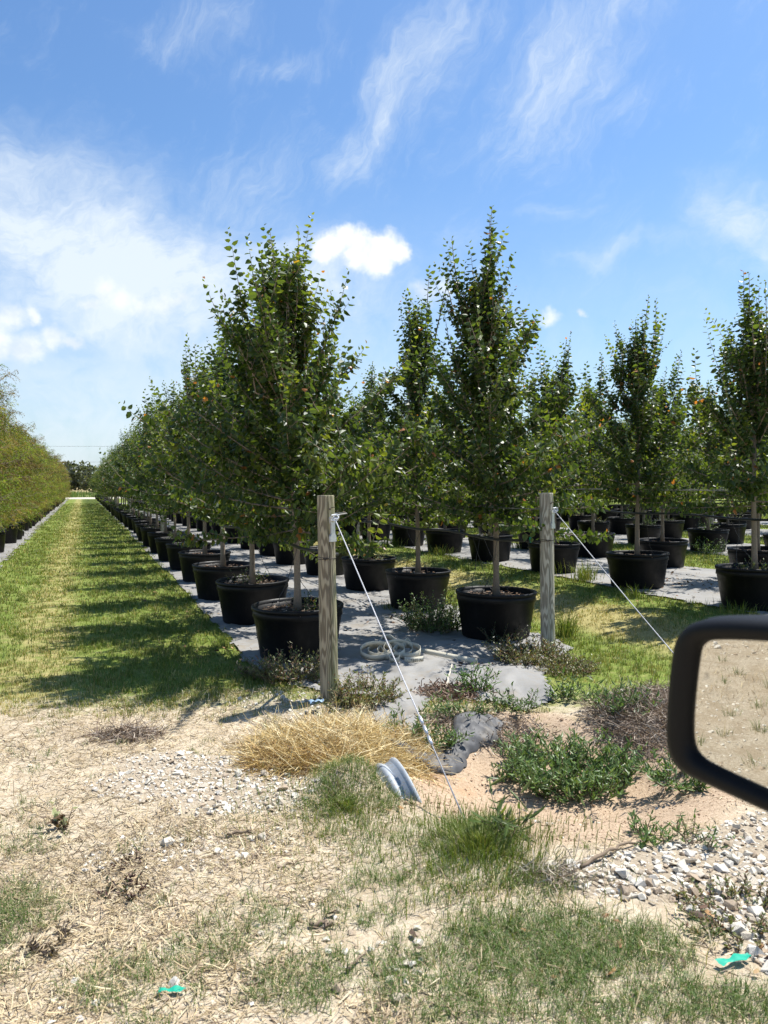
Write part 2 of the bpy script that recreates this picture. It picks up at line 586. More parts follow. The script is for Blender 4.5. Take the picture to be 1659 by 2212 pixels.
def fabric_material(name, base):
    m, t = new_mat(name)
    g = t.node('ShaderNodeNewGeometry').outputs['Position']
    n = t.noise(g, 1.1, 5, 0.6)
    n2 = t.noise(g, 9, 5, 0.65)
    c = t.mix(t.ramp(n, 0.3, 0.7), [b * 0.80 for b in base], [b * 1.12 for b in base])
    n3 = t.noise(g, 2.6, 6, 0.7)
    dirt = t.math('MAXIMUM', t.math('MULTIPLY', t.ramp(n2, 0.52, 0.78), 0.55), t.math('MULTIPLY', t.ramp(n3, 0.50, 0.66), 0.5))
    c = t.mix(dirt, c, (0.22, 0.18, 0.125))
    w = t.node('ShaderNodeTexWave'); w.wave_type = 'BANDS'; w.bands_direction = 'X'
    t.put(w.inputs['Vector'], t.mapping(g, rot=(0, 0, R(21.4))))
    w.inputs['Scale'].default_value = 60
    c = t.mix(t.math('MULTIPLY', w.outputs[1], 0.10), c, [b * 0.5 for b in base])
    return finish(m, t, principled(t, c, 0.62, 0.4, 0, n2, 0.35, 0.01))


M['fabric'] = fabric_material('woven_ground_fabric', (0.25, 0.243, 0.228))
M['fabric_old'] = fabric_material('torn_black_fabric', (0.075, 0.075, 0.076))


def ground_material():
    m, t = new_mat('ground_soil')
    pos = t.node('ShaderNodeNewGeometry').outputs['Position']
    s = t.sep(pos)
    p = t.vmath('DOT_PRODUCT', pos, (PD[0], PD[1], 0))
    a = t.vmath('DOT_PRODUCT', pos, (RD[0], RD[1], 0))
    z = attr(t, 'zone'); zs = t.sep(z.outputs['Vector'])       # basin, orange, gravel
    big = t.noise(pos, 1.3, 5, 0.6)
    medn = t.noise(pos, 7, 6, 0.65)
    fine = t.noise(pos, 55, 5, 0.7)
    grit = t.noise(pos, 190, 3, 0.6)
    sand = t.mix(t.ramp(fine, 0.28, 0.68), (0.37, 0.30, 0.208), (0.575, 0.495, 0.37))
    sand = t.mix(t.math('MULTIPLY', t.ramp(medn, 0.42, 0.66), 0.65), sand, (0.35, 0.27, 0.175))
    sand = t.mix(t.math('MULTIPLY', t.ramp(grit, 0.58, 0.68), 0.6), sand, (0.16, 0.115, 0.07))
    sand = t.mix(t.math('MULTIPLY', t.ramp(big, 0.46, 0.68), 0.25), sand, (0.34, 0.26, 0.165))
    dirt = t.mix(t.ramp(fine, 0.3, 0.7), (0.33, 0.235, 0.155), (0.50, 0.385, 0.27))
    dirt = t.mix(t.ramp(grit, 0.56, 0.68), dirt, (0.14, 0.09, 0.06))
    dirt = t.mix(t.math('MULTIPLY', t.math('MULTIPLY', zs[1], t.ramp(medn, 0.40, 0.65)), .7), dirt, (0.40, 0.21, 0.08))
    grav = t.mix(t.ramp(fine, 0.35, 0.7), (0.24, 0.195, 0.14), (0.42, 0.355, 0.265))
    near = t.mix(zs[0], sand, dirt)
    near = t.mix(zs[2], near, grav)
    # mown lawn
    green = t.mix(t.ramp(fine, 0.3, 0.7), (0.085, 0.12, 0.022), (0.19, 0.245, 0.05))
    dry = t.mix(t.ramp(fine, 0.3, 0.7), (0.25, 0.20, 0.08), (0.46, 0.38, 0.18))
    wob = t.math('MULTIPLY', t.math('SUBTRACT', big, 0.5), 0.9)
    track = t.ramp(t.math('ABSOLUTE', t.math('ADD', t.math('ADD', p, 0.40), wob)), 0.50, 0.12)
    track2 = t.math('MULTIPLY', t.ramp(t.math('ABSOLUTE', t.math('ADD', t.math('SUBTRACT', p, 5.6), wob)), 0.75, 0.2), 0.8)
    patch = t.math('MULTIPLY', t.ramp(medn, 0.45, 0.68), 0.35)
    lawn = t.mix(t.math('MAXIMUM', t.math('MAXIMUM', t.math('MULTIPLY', track, t.ramp(medn, 0.35, 0.62, 0.15, 0.85)), track2), patch), green, dry)
    lm = t.ramp(t.math('ADD', s[1], t.math('MULTIPLY', t.math('SUBTRACT', medn, 0.5), 1.6)), 5.2, 6.0)
    c = t.mix(lm, near, lawn)
    road = t.mix(medn, (0.40, 0.36, 0.29), (0.50, 0.46, 0.38))
    field = t.mix(t.ramp(a, 130, 240), t.mix(medn, (0.12, 0.16, 0.04), (0.24, 0.26, 0.09)), (0.36, 0.29, 0.15))
    c = t.mix(t.ramp(a, 101, 103), c, road)
    c = t.mix(t.ramp(a, 115, 118), c, field)
    hgt = t.math('ADD', t.math('MULTIPLY', fine, 0.7), t.math('MULTIPLY', grit, 0.5))
    return finish(m, t, principled(t, c, 0.95, 0.1, 0, hgt, 0.7, 0.012))


M['ground'] = ground_material()

# ------------------------------------------------------------------ the ground
def inpoly(x, y, poly):
    x = np.asarray(x, float); y = np.asarray(y, float)
    inside = np.zeros(x.shape, bool)
    n = len(poly)
    for i in range(n):
        x1, y1 = poly[i]; x2, y2 = poly[(i + 1) % n]
        if y1 == y2: continue
        c = ((y1 > y) != (y2 > y)) & (x < (x2 - x1) * (y - y1) / (y2 - y1) + x1)
        inside ^= c
    return inside


GRAVEL_POLY = [U(x, y, -0.03) for x, y in [(1170, 1895), (1250, 1870), (1340, 1850), (1480, 1832), (1560, 1800), (1640, 1765), (1800, 1700), (2100, 1720),
                                           (2200, 2150), (1659, 2130), (1560, 2040), (1480, 1985), (1330, 1965), (1230, 1940)]]
P1, P2, P3 = U(430, 1690), U(635, 1528), U(420, 1830)


def gravel_density(x, y):
    w = 0.30 * (fbm(x * 3, y * 3, 91) - 0.5)
    g = inpoly(x + w * .5, y + w * .5, GRAVEL_POLY) * 1.0
    r1 = ell(x, y, P1, 0.66, 0.42, -0.15) + 1.1 * (fbm(x * 3.1, y * 3.1, 93) - 0.5)
    r2 = ell(x, y, P2, 0.42, 0.28) + 0.9 * (fbm(x * 4, y * 4, 95) - 0.5)
    r3 = ell(x, y, P3, 0.45, 0.25) + 1.4 * (fbm(x * 4, y * 4, 97) - 0.5)
    return np.maximum.reduce([g, 0.95 * (1 - sstep(.75, 1.05, r1)), 0.8 * (1 - sstep(.7, 1.05, r2)), 0.45 * (1 - sstep(.6, 1.05, r3))])


def axis_coords(lo, hi, step, lo2, hi2, step2, far_lo, far_hi):
    c = [np.arange(lo, hi, step), np.arange(lo2, lo, step2), np.arange(hi, hi2, step2)]
    v = 1.0; out = []
    d = step2
    x = hi2
    while x < far_hi:
        out.append(x); d *= 1.22; x += d
    out.append(far_hi)
    d = step2; x = lo2; o2 = []
    while x > far_lo:
        x -= d; d *= 1.22; o2.append(max(x, far_lo))
    return np.unique(np.concatenate(c + [np.array(out), np.array(o2)]))


def build_ground():
    xs = axis_coords(-4.6, 5.0, 0.04, -11, 13, 0.12, -2500, 2500)
    ys = axis_coords(1.4, 8.6, 0.04, -3, 20, 0.12, -600, 3500)
    X, Y = np.meshgrid(xs, ys)
    Z = height(X, Y)
    nx, ny = len(xs), len(ys)
    i = np.arange(ny - 1)[:, None] * nx; j = np.arange(nx - 1)[None, :]
    q = np.stack([i + j, i + j + 1, i + nx + j + 1, i + nx + j], -1).reshape(-1, 4)
    ac = Acc(); ac.add(np.stack([X, Y, Z], -1).reshape(-1, 3), q)
    me = ac.mesh('ground', True, [M['ground']])
    x = X.ravel(); y = Y.ravel()
    r = ell(x, y, BAS, 1.0, 0.92, 0.25) + 0.3 * (fbm(x * 3, y * 3, 5) - 0.5)
    bz = 1 - sstep(0.95, 1.2, r)
    orange = np.maximum(np.exp(-ell(x, y, U(1120, 1795, -.15), 0.16, 0.12) ** 2), np.exp(-ell(x, y, U(950, 1680, -.1), 0.2, 0.2) ** 2) * .7)
    g = gravel_density(x, y)
    at = me.attributes.new('zone', 'FLOAT_VECTOR', 'POINT')
    at.data.foreach_set('vector', np.stack([bz, orange, g * .8], -1).astype(np.float32).ravel())
    return tag(link('ground', me), kind='structure')


GROUND = build_ground()

# ------------------------------------------------------------------ ground fabric under the rows
TAR = [PA(p, a) for p, a in [(1.50, 98), (1.50, 60), (1.49, 30), (1.46, 14), (1.42, 10), (1.42, 8.2)]] + \
      [U(*q) for q in [(540, 1442), (640, 1490), (720, 1515), (800, 1510), (815, 1560), (845, 1602), (892, 1590), (905, 1540), (950, 1500), (1020, 1520), (1090, 1522),
                       (1140, 1535), (1192, 1512), (1178, 1470), (1190, 1445)]] + [PA(4.46, 6.3), PA(4.50, 9), PA(4.46, 14), PA(4.5, 30), PA(4.5, 98)]


def fabric_sheet(name, poly, p0, p1, a0, a1, sp, sa, lift=0.012, split=None):
    ac = Acc()
    def grid(ps, as_):
        A, Pq = np.meshgrid(as_, ps, indexing='ij')
        x = Pq * PD[0] + A * RD[0]; y = Pq * PD[1] + A * RD[1]
        near = 1 - sstep(10, 18, A)
        rid = 1 - 2 * np.abs(fbm(x * 3.1 + 4, y * 3.1, 121) - 0.5)
        wr = 0.016 * sstep(.80, 1.0, rid) * (1 - sstep(6.2, 7.6, A)) + 0.012 * sstep(.75, 1.0, rid) + 0.006 * fbm(x * 7, y * 7, 123, 3)
        z = height(x, y) + lift + near * wr
        v = np.stack([x, y, z], -1).reshape(-1, 3)
        n0, n1 = A.shape
        i = np.arange(n0 - 1)[:, None] * n1; j = np.arange(n1 - 1)[None, :]
        q = np.stack([i + j, i + j + 1, i + n1 + j + 1, i + n1 + j], -1).reshape(-1, 4)
        c = v[q].mean(1)
        w = 0.10 * (fbm(c[:, 0] * 3, c[:, 1] * 3, 131) - 0.5) + 0.05 * (fbm(c[:, 0] * 14, c[:, 1] * 14, 133) - 0.5)
        keep = inpoly(c[:, 0] + w, c[:, 1] + w, poly)
        q = q[keep]
        used = np.unique(q); mp = np.zeros(len(v), int); mp[used] = np.arange(len(used))
        ac.add(v[used], mp[q])
    if split:
        grid(np.arange(p0, p1, sp), np.arange(a0, split, sa))
        grid(np.arange(p0, p1, sp * 3), np.concatenate([np.arange(split - sa, a1, 0.6)]))
    else:
        grid(np.arange(p0, p1, sp), np.arange(a0, a1, sa))
    return link(name, ac.mesh(name, True, [M['fabric']]))


ROWP = [1.87, 4.08, 7.29, 9.50, 12.71, 14.92, 18.13, 20.34, 23.55, 25.76]
tag(fabric_sheet('ground_fabric', TAR, 0.8, 5.2, 3.6, 98, 0.035, 0.035, split=15), 'grey woven ground fabric under the two tree rows beside the grass lane', 'ground fabric', 'ground fabric strips')
ORDN = ['first', 'second', 'third', 'fourth', 'fifth', 'sixth', 'seventh', 'eighth', 'ninth', 'tenth', 'eleventh', 'twelfth', 'thirteenth', 'fourteenth', 'fifteenth',
        'sixteenth', 'seventeenth', 'eighteenth', 'nineteenth']
TENS = {2: 'twent', 3: 'thirt', 4: 'fort', 5: 'fift', 6: 'sixt', 7: 'sevent'}


def ordinal(n):
    if n <= 19: return ORDN[n - 1]
    t, u = divmod(n, 10)
    return TENS[t] + ('ieth' if u == 0 else 'y-' + ORDN[u - 1])


for k in range(1, 5):
    pl, ph = ROWP[2 * k] - 0.38, ROWP[2 * k + 1] + 0.42
    a0 = 5.6
    poly = [PA(pl, a0), PA(ph, a0), PA(ph, 75), PA(pl, 75)]
    tag(fabric_sheet('ground_fabric', poly, pl - .2, ph + .2, a0 - .3, 75, 0.07 if k == 1 else 0.15, 0.10 if k == 1 else 0.3, split=18 if k == 1 else None),
        'grey woven ground fabric under the %s pair of tree rows from the lane' % ordinal(k + 1), 'ground fabric', 'ground fabric strips')
# strip under the cypress row
poly = [PA(-3.0, 14), PA(-1.55, 14), PA(-1.55, 98), PA(-3.0, 98)]
tag(fabric_sheet('ground_fabric', poly, -3.2, -1.4, 13.8, 98, 0.1, 0.3), 'grey woven ground fabric under the feathery trees left of the lane', 'ground fabric', 'ground fabric strips')

# ------------------------------------------------------------------ trees
LG_D, LG_M, LG_Y, LG_O = np.array([.026, .050, .014]), np.array([.068, .108, .024]), np.array([.155, .205, .035]), np.array([.36, .15, .045])


def shoot_path(rng, start, d0, length, up, n, wob=0.06):
    """curving shoots, vectorised: start (S,3), d0 (S,3) -> (S,n,3)"""
    S = len(start)
    pts = np.zeros((S, n, 3)); pts[:, 0] = start
    d = norm(d0); st = (length / (n - 1))[:, None]
    z = np.array([0, 0, 1.0])
    for i in range(1, n):
        d = norm(d + z * up[:, None] / (n - 1) + rng.normal(0, wob, (S, 3)))
        pts[:, i] = pts[:, i - 1] + d * st
    return pts


def make_elm(seed, H=4.0, width=1.45, nprim=58, whips=11, zc=1.15, lean=(0, 0), leaf=0.073, step=0.028, dens=2.0):
    rng = np.random.default_rng(seed)
    wood = Acc(); lf = Acc()
    zl = H * 0.80
    n = 14
    tt = np.linspace(0, 1, n)
    lead = np.stack([lean[0] * tt ** 2 + 0.02 * np.cumsum(rng.normal(0, .5, n)) * tt, lean[1] * tt ** 2 + 0.02 * np.cumsum(rng.normal(0, .5, n)) * tt, 0.40 + (zl - 0.40) * tt], -1)
    rad = 0.029 * (1 - tt) ** 0.8 + 0.005
    rad[0] *= 1.35
    v, f = tube(lead, rad, 10); wood.add(v, f)

    def lead_at(z):
        return np.stack([np.interp(z, lead[:, 2], lead[:, 0]), np.interp(z, lead[:, 2], lead[:, 1]), z], -1)
    # main branches
    u = np.linspace(0, 1, nprim) + rng.normal(0, .015, nprim); u = np.clip(u, 0, 1)
    zb = zc + 0.03 + (zl * 0.93 - zc) * u ** 1.12
    az = np.arange(nprim) * 2.39996 + rng.normal(0, .35, nprim)
    elv = np.radians(np.interp(u, [0, .2, .5, .75, 1], [-4, 12, 34, 56, 76]) + rng.normal(0, 9, nprim))
    d0 = np.stack([np.cos(elv) * np.cos(az), np.cos(elv) * np.sin(az), np.sin(elv)], -1)
    L = (width / 2) * np.interp(u, [0, .18, .45, .8, 1], [1.08, 1.20, 1.02, 0.60, 0.34]) * rng.uniform(.70, 1.22, nprim)
    prim = shoot_path(rng, lead_at(zb), d0, L, np.interp(u, [0, .3, 1], [.30, .50, .7]), 8)
    # whips: long upright leaders at the top
    uw = rng.uniform(.45, .98, whips)
    zw = zc + 0.3 + (zl - zc - 0.3) * uw
    aw = rng.uniform(0, 2 * np.pi, whips)
    top = H - .20 - rng.uniform(0, 1, whips) ** .9 * H * 0.30; top[0] = H; top[1] = H - 0.06; aw[1] = aw[0] + .5
    zw[:2] = zc + .3 + (zl - zc - .3) * .93
    ew = np.radians(rng.uniform(76, 89, whips))
    dw = np.stack([np.cos(ew) * np.cos(aw) + lean[0] * .25, np.cos(ew) * np.sin(aw) + lean[1] * .25, np.sin(ew)], -1)
    offs = np.stack([np.cos(aw), np.sin(aw), 0 * aw], -1) * (rng.uniform(.02, .20, whips) * width / 1.45)[:, None]
    Lw = np.maximum(top - zw, .5) * 1.03
    ws = lead_at(zw) + offs
    whip = shoot_path(rng, ws, dw, Lw, np.full(whips, .25), 8, 0.035)
    # outer shoots that carry the branches on past the crown
    ko = int(nprim * .62); sel = rng.permutation(nprim)[:ko]
    os_ = prim[sel, 6]; od_ = norm(prim[sel, 7] - prim[sel, 5]) + rng.normal(0, .22, (ko, 3)); ol_ = rng.uniform(.22, .75, ko) * np.interp(u[sel], [0, .4, 1], [.75, 1.0, 1.0])
    outer = shoot_path(rng, os_, od_, ol_, np.interp(u[sel], [0, .3, 1], [.5, .9, .5]), 6, .06)
    # secondary shoots
    ss, sd, sl, su = [], [], [], []
    for b in range(nprim):
        k = max(2, int(round(L[b] / 0.125 * dens)))
        tpos = rng.uniform(.02, .95, k) * 7
        i0 = tpos.astype(int); fr = (tpos - i0)[:, None]
        base = prim[b, i0] * (1 - fr) + prim[b, np.minimum(i0 + 1, 7)] * fr
        pd = norm(prim[b, np.minimum(i0 + 1, 7)] - prim[b, i0])
        rd = rng.normal(0, 1, (k, 3)); rd[:, 2] = np.abs(rd[:, 2]) * .3
        dd = pd * .8 + norm(rd) * .85
        dd[:, 2] -= 0.30 * (1 - u[b]) ** 2
        ss.append(base); sd.append(dd); sl.append(rng.uniform(.10, .36, k) * np.interp(u[b], [0, .5, 1], [.95, 1.05, .95])); su.append(np.full(k, np.interp(u[b], [0, .35, 1], [.1, .7, .9])))
    for b in range(whips):
        k = rng.integers(1, 5)
        tpos = rng.uniform(.05, .55, k) * 7; i0 = tpos.astype(int)
        ss.append(whip[b, i0]); sd.append(norm(whip[b, i0 + 1] - whip[b, i0]) + rng.normal(0, .38, (k, 3))); sl.append(rng.uniform(.25, .6, k)); su.append(np.full(k, .8))
    ss = np.concatenate(ss); sd = np.concatenate(sd); sl = np.concatenate(sl); su = np.concatenate(su)
    sec = shoot_path(rng, ss, sd, sl, su, 6, 0.08)
    for b in range(nprim):
        v, f = tube(prim[b], np.linspace(.010, .003, 8), 4, False); wood.add(v, f)
    for b in range(ko):
        v, f = tube(outer[b, ::2], np.linspace(.004, .0018, 3), 3, False); wood.add(v, f)
    for b in range(whips):
        v, f = tube(np.concatenate([lead_at(np.array([zw[b] - .12])), whip[b]]), np.linspace(.010, .0022, 9), 4, False); wood.add(v, f)
    for b in range(0, len(sec), 1):
        v, f = tube(sec[b, ::2] if len(sec[b]) > 4 else sec[b], np.linspace(.0035, .0015, 3), 3, False); wood.add(v, f)
    # leaves along every shoot, in two ranks
    def leaves_on(path, length, t0, young, droop=.35, big=1.0, step=step):
        S, n, _ = path.shape
        cnt = np.maximum(2, (length * (1 - t0) / step).astype(int))
        idx = np.repeat(np.arange(S), cnt)
        loc = np.concatenate([np.linspace(t0, 1, c) for c in cnt]) * (n - 1)
        order = np.concatenate([np.arange(c) for c in cnt])
        tl = loc / (n - 1)
        i0 = np.minimum(loc.astype(int), n - 2); fr = (loc - i0)[:, None]
        base = path[idx, i0] * (1 - fr) + path[idx, i0 + 1] * fr
        dirn = norm(path[idx, i0 + 1] - path[idx, i0])
        a = rng.uniform(0, 2 * np.pi, S)
        ref = np.stack([np.cos(a), np.sin(a), 0.15 + 0 * a], -1)[idx]
        sideax = norm(np.cross(dirn, ref))
        sgn = np.where(order % 2 == 0, 1.0, -1.0)[:, None]
        ax = norm(sideax * sgn * 1.0 + dirn * (.25 + .7 * (tl ** 6))[:, None] + np.array([0, 0, -1.0]) * droop + rng.normal(0, .22, (len(idx), 3)))
        sd_ = np.cross(ax, np.array([0, 0, .7]) + rng.normal(0, .75, (len(idx), 3)))
        Lf = leaf * big * rng.uniform(.72, 1.15, len(idx)) * (1 - .5 * tl ** 5)
        v, f = leaf_geo(base, ax, sd_, Lf, Lf * rng.uniform(.66, .82, len(idx)), rng.uniform(.05, .22, len(idx)), .14)
        k = rng.uniform(0, 1, (len(idx), 1))
        c = LG_D * (1 - k) + LG_M * k
        yk = np.clip(tl ** 5 * rng.uniform(.3, 1.1, len(idx)) * young[idx], 0, 1)[:, None]
        c = c * (1 - yk) + LG_Y * yk
        od = (rng.random(len(idx)) < .006 + .12 * (tl > .96) * young[idx])[:, None]
        c = np.where(od, LG_O * rng.uniform(.6, 1.1, (len(idx), 1)), c)
        sick = (young[idx] > 1.02)[:, None]
        c = np.where(sick, c * .5 + np.array([.16, .19, .03]) * .6, c)
        lf.add(v, f, np.repeat(c, 6, 0))
    leaves_on(prim, L, .12, rng.uniform(.2, .9, nprim))
    leaves_on(sec, sl, .05, rng.uniform(.0, 1.22, len(sec)))
    leaves_on(outer, ol_, .05, rng.uniform(.3, 1.15, ko), .32, 1.06, .030)
    leaves_on(whip, Lw, .10, rng.uniform(.2, 1, whips), .30, 1.12, .031)
    return wood.mesh('elm_wood', True, [M['bark']]), lf.mesh('elm_leaves', False, [M['leaf']])


def pot_meshes(rt, rb, h, sides=40, name='pot'):
    pr = [(0.0, 0.0), (rb * .98, 0.0), (rb, 0.012), (rb + (rt - rb) * .30, h * .34), (rb + (rt - rb) * .30 + .003, h * .345), (rb + (rt - rb) * .55, h * .62), (rb + (rt - rb) * .55 + .004, h * .625),
          (rb + (rt - rb) * .80, h * .80), (rb + (rt - rb) * .80 + .009, h * .805), (rt - .012, h * .955)]
    inner = [(rt - .012, h * .955), (rt - .022, h * .955), (rt - .03, h * .75)]
    ac = Acc(); v, f = lathe(pr + inner[1:], sides); ac.add(v, f)
    body = ac.mesh(name, False, [M['pot']])
    ac = Acc(); v, f = lathe([(rt - .014, h * .93), (rt + .004, h * .935), (rt + .006, h * .99), (rt, h), (rt - .02, h), (rt - .024, h * .94)], sides); ac.add(v, f)
    rim = ac.mesh(name + '_rim', True, [M['pot']])
    for p in body.polygons: p.use_smooth = True
    return body, rim


def mulch_mesh(r, z, seed, n=260):
    rng = np.random.default_rng(seed)
    ac = Acc()
    k = 24
    th = np.arange(k) / k * 2 * np.pi
    rr = np.array([r, r * .6, r * .2]); zz = np.array([z, z + .008, z + .02])
    v = np.stack([rr[:, None] * np.cos(th), rr[:, None] * np.sin(th), zz[:, None] + rng.normal(0, .005, (3, k))], -1).reshape(-1, 3)
    v = np.concatenate([v, [[0, 0, z + .02]]])
    i = np.arange(2)[:, None] * k; j = np.arange(k)[None]; j2 = (j + 1) % k
    q = np.stack([i + j, i + j2, i + k + j2, i + k + j], -1).reshape(-1, 4)
    t = np.stack([2 * k + np.arange(k), 2 * k + (np.arange(k) + 1) % k, np.full(k, 3 * k)], -1)
    ac.add(v, [q, t], (.045, .032, .022))
    a = rng.uniform(0, 2 * np.pi, n); rad = r * np.sqrt(rng.uniform(0, .95, n))
    b = np.stack([rad * np.cos(a), rad * np.sin(a), z + .012 + rng.uniform(0, .012, n)], -1)
    ax = rng.normal(0, 1, (n, 3)); ax[:, 2] *= .25
    sd = rng.normal(0, 1, (n, 3)); sd[:, 2] *= .3
    L = rng.uniform(.02, .055, n)
    vv, ff = leaf_geo(b, ax, sd, L, L * .5, .1, .1)
    pal = np.array([[.30, .21, .15], [.20, .13, .085], [.09, .06, .04], [.36, .30, .24], [.05, .035, .025]])
    ac.add(vv, ff, np.repeat(pal[rng.integers(0, 5, n)], 6, 0))
    return ac.mesh('mulch', False, [M['mulch']])


POT, RIM = pot_meshes(.425, .355, .48)
POT_S, RIM_S = pot_meshes(.26, .215, .50, 28, 'slim_pot')
MULCH = [mulch_mesh(.395, .405, s) for s in (1, 2, 3)]
MULCH_S = mulch_mesh(.24, .42, 5, 90)


def weed_geo(seed, stems, h, spread, leaf, lw, per, pal, lean=.7, stem_col=(.10, .07, .04), zoff=0.0, curl=.15):
    """a leafy weed: stems and leaves as two meshes around the origin"""
    rng = np.random.default_rng(seed)
    a = rng.uniform(0, 2 * np.pi, stems)
    r0 = spread * np.sqrt(rng.uniform(0, 1, stems)) * .75
    st = np.stack([r0 * np.cos(a), r0 * np.sin(a), np.full(stems, zoff)], -1)
    d0 = np.stack([np.cos(a) * lean * rng.uniform(.2, 1, stems), np.sin(a) * lean * rng.uniform(.2, 1, stems), np.full(stems, 1.0)], -1) + rng.normal(0, .25, (stems, 3))
    L = h * rng.uniform(.45, 1.1, stems)
    path = shoot_path(rng, st, d0, L, np.full(stems, -.25), 6, .12)
    path[:, :, 2] = np.maximum(path[:, :, 2], zoff + .005)
    sa = Acc(); la = Acc()
    for p in path:
        v, f = tube(p, np.linspace(.0028, .0012, 6), 3, False); sa.add(v, f, stem_col)
    n = stems * per
    idx = np.repeat(np.arange(stems), per)
    loc = np.clip(np.tile(np.linspace(.1, 1, per), stems) + rng.normal(0, .03, n), 0, 1) * 5
    i0 = np.minimum(loc.astype(int), 4); fr = (loc - i0)[:, None]
    base = path[idx, i0] * (1 - fr) + path[idx, i0 + 1] * fr
    dirn = norm(path[idx, i0 + 1] - path[idx, i0])
    rd = rng.normal(0, 1, (n, 3)); rd[:, 2] = rd[:, 2] * .4 + .1
    ax = norm(norm(rd) + dirn * .45)
    sd = np.cross(ax, np.array([0, 0, 1.0]) + rng.normal(0, .3, (n, 3)))
    Lf = leaf * rng.uniform(.6, 1.15, n)
    v, f = leaf_geo(base, ax, sd, Lf, Lf * lw, .12, curl)
    pal = np.array(pal)
    c = pal[rng.integers(0, len(pal), n)] * rng.uniform(.75, 1.2, (n, 1))
    la.add(v, f, np.repeat(c, 6, 0))
    return sa.mesh('weed_stems', True, [M['twig']]), la.mesh('weed_leaves', False, [M['weed']])


GREENS = [(.075, .135, .03), (.10, .165, .04), (.055, .10, .025), (.135, .20, .055)]
OLIVE = [(.19, .185, .07), (.14, .165, .05), (.23, .19, .09), (.10, .13, .04), (.19, .11, .065)]
POT_WEEDS = [weed_geo(41, 34, .26, .16, .035, .45, 12, GREENS, zoff=.41), weed_geo(42, 26, .34, .12, .04, .4, 14, GREENS, zoff=.41), weed_geo(43, 20, .20, .2, .03, .5, 10, GREENS + OLIVE, zoff=.41)]

HERO = {('A', 1): dict(seed=11, H=4.05, width=2.45, nprim=82, whips=18, lean=(-.16, 0), dens=2.2, zc=1.10), ('B', 1): dict(seed=12, H=4.55, width=2.00, nprim=72, whips=13, lean=(-.26, .0), dens=2.2, zc=1.18),
        ('A', 2): dict(seed=13, H=3.9, width=2.2, nprim=64, whips=14), ('B', 2): dict(seed=14, H=4.42, width=1.55, nprim=58, whips=12, zc=1.15),
        ('C', 1): dict(seed=15, H=3.95, width=1.85, lean=(.06, 0)), ('C', 2): dict(seed=16, H=4.02, width=1.7, whips=13, zc=1.15)}
GENERIC = [make_elm(100 + i, H=[3.6, 3.9, 3.75, 3.5, 4.0][i], width=[1.95, 1.75, 2.0, 1.85, 1.8][i], nprim=50, whips=10, step=.031, leaf=.070, dens=1.7) for i in range(5)]


def potted_elm(x, y, rz, elm, idx, label, group, scale=1.0, weed=None, dz=.016):
    root = empty('potted_tree', pt(x, y, dz), rz, label=label, cat='tree', group=group)
    root.rotation_euler[0] = .014 * math.sin(x * 37.1 + y * 11.3); root.rotation_euler[1] = .014 * math.sin(x * 17.7 + y * 29.9)
    pot = link('pot', POT, root); link('rim', RIM, pot)
    link('mulch', MULCH[idx % 3], root)
    tr = link('trunk', elm[0], root); cr = link('crown', elm[1], root)
    tr.scale = cr.scale = (1, 1, 1)
    if abs(scale - 1) > 1e-3:
        for o in (tr, cr):
            o.scale = (scale, scale, scale); o.location.z = .40 * (1 - scale)
    if weed is not None:
        w = link('pot_weed', weed[1], root, (0, 0, 0), (0, 0, rz * 3)); tag(link('stem', weed[0], w), kind='stuff'); tag(w, kind='stuff')
        w.location = (.14 * math.cos(idx * 2.1), .14 * math.sin(idx * 2.1), 0)
    return root


rng = np.random.default_rng(7)
ROWNAME = ['lane-side row', 'second row from the lane', 'third row from the lane', 'fourth row from the lane', 'fifth row from the lane', 'sixth row from the lane',
           'seventh row from the lane', 'eighth row from the lane', 'ninth row from the lane', 'tenth row from the lane']
ROWSTART = [6.97, 7.15, 6.74, 6.7, 11.0, 12.6, 15.6, 17.4, 20.2, 22.0]
ROWCOUNT = [46, 30, 26, 24, 22, 20, 18, 17, 15, 15]
SPECIAL = {('A', 1): 'leafy tree in black pot right behind the left wooden end post', ('B', 1): 'tallest tree, in black pot just left of the right wooden end post',
           ('B', 2): 'slim tall tree in black pot, second behind the tallest tree', ('C', 1): 'tree in black pot cut off by the right picture edge above the mirror',
           ('C', 2): 'tree in black pot on fabric, halfway between right post and picture edge', ('A', 2): 'broad tree in black pot, second in the lane-side row'}
for r in range(10):
    for i in range(ROWCOUNT[r]):
        key = ('ABCDEFGHIJ'[r], i + 1)
        a = ROWSTART[r] + 2.04 * i + (rng.normal(0, .06) if i > 1 else 0)
        p = ROWP[r] + (rng.normal(0, .04) if i > 1 else 0)
        x, y = PA(p, a)
        if key in HERO:
            elm = make_elm(**HERO[key]); rz = 0.0; s = 1.0
        else:
            elm = GENERIC[int(rng.integers(0, 5))]; rz = float(rng.uniform(0, 6.28)); s = float(rng.uniform(.93, 1.09))
        weed = POT_WEEDS[int(rng.integers(0, 3))] if (rng.random() < .42 or key in [('A', 1), ('A', 2)]) and key != ('B', 1) else None
        lab = SPECIAL.get(key) or 'young tree in black pot, %s %s in the %s' % (ordinal(i + 1), 'from the front' if r < 4 else 'tree in view', ROWNAME[r])
        potted_elm(x, y, rz, elm, i + r, lab, 'potted trees in rows', s, weed)

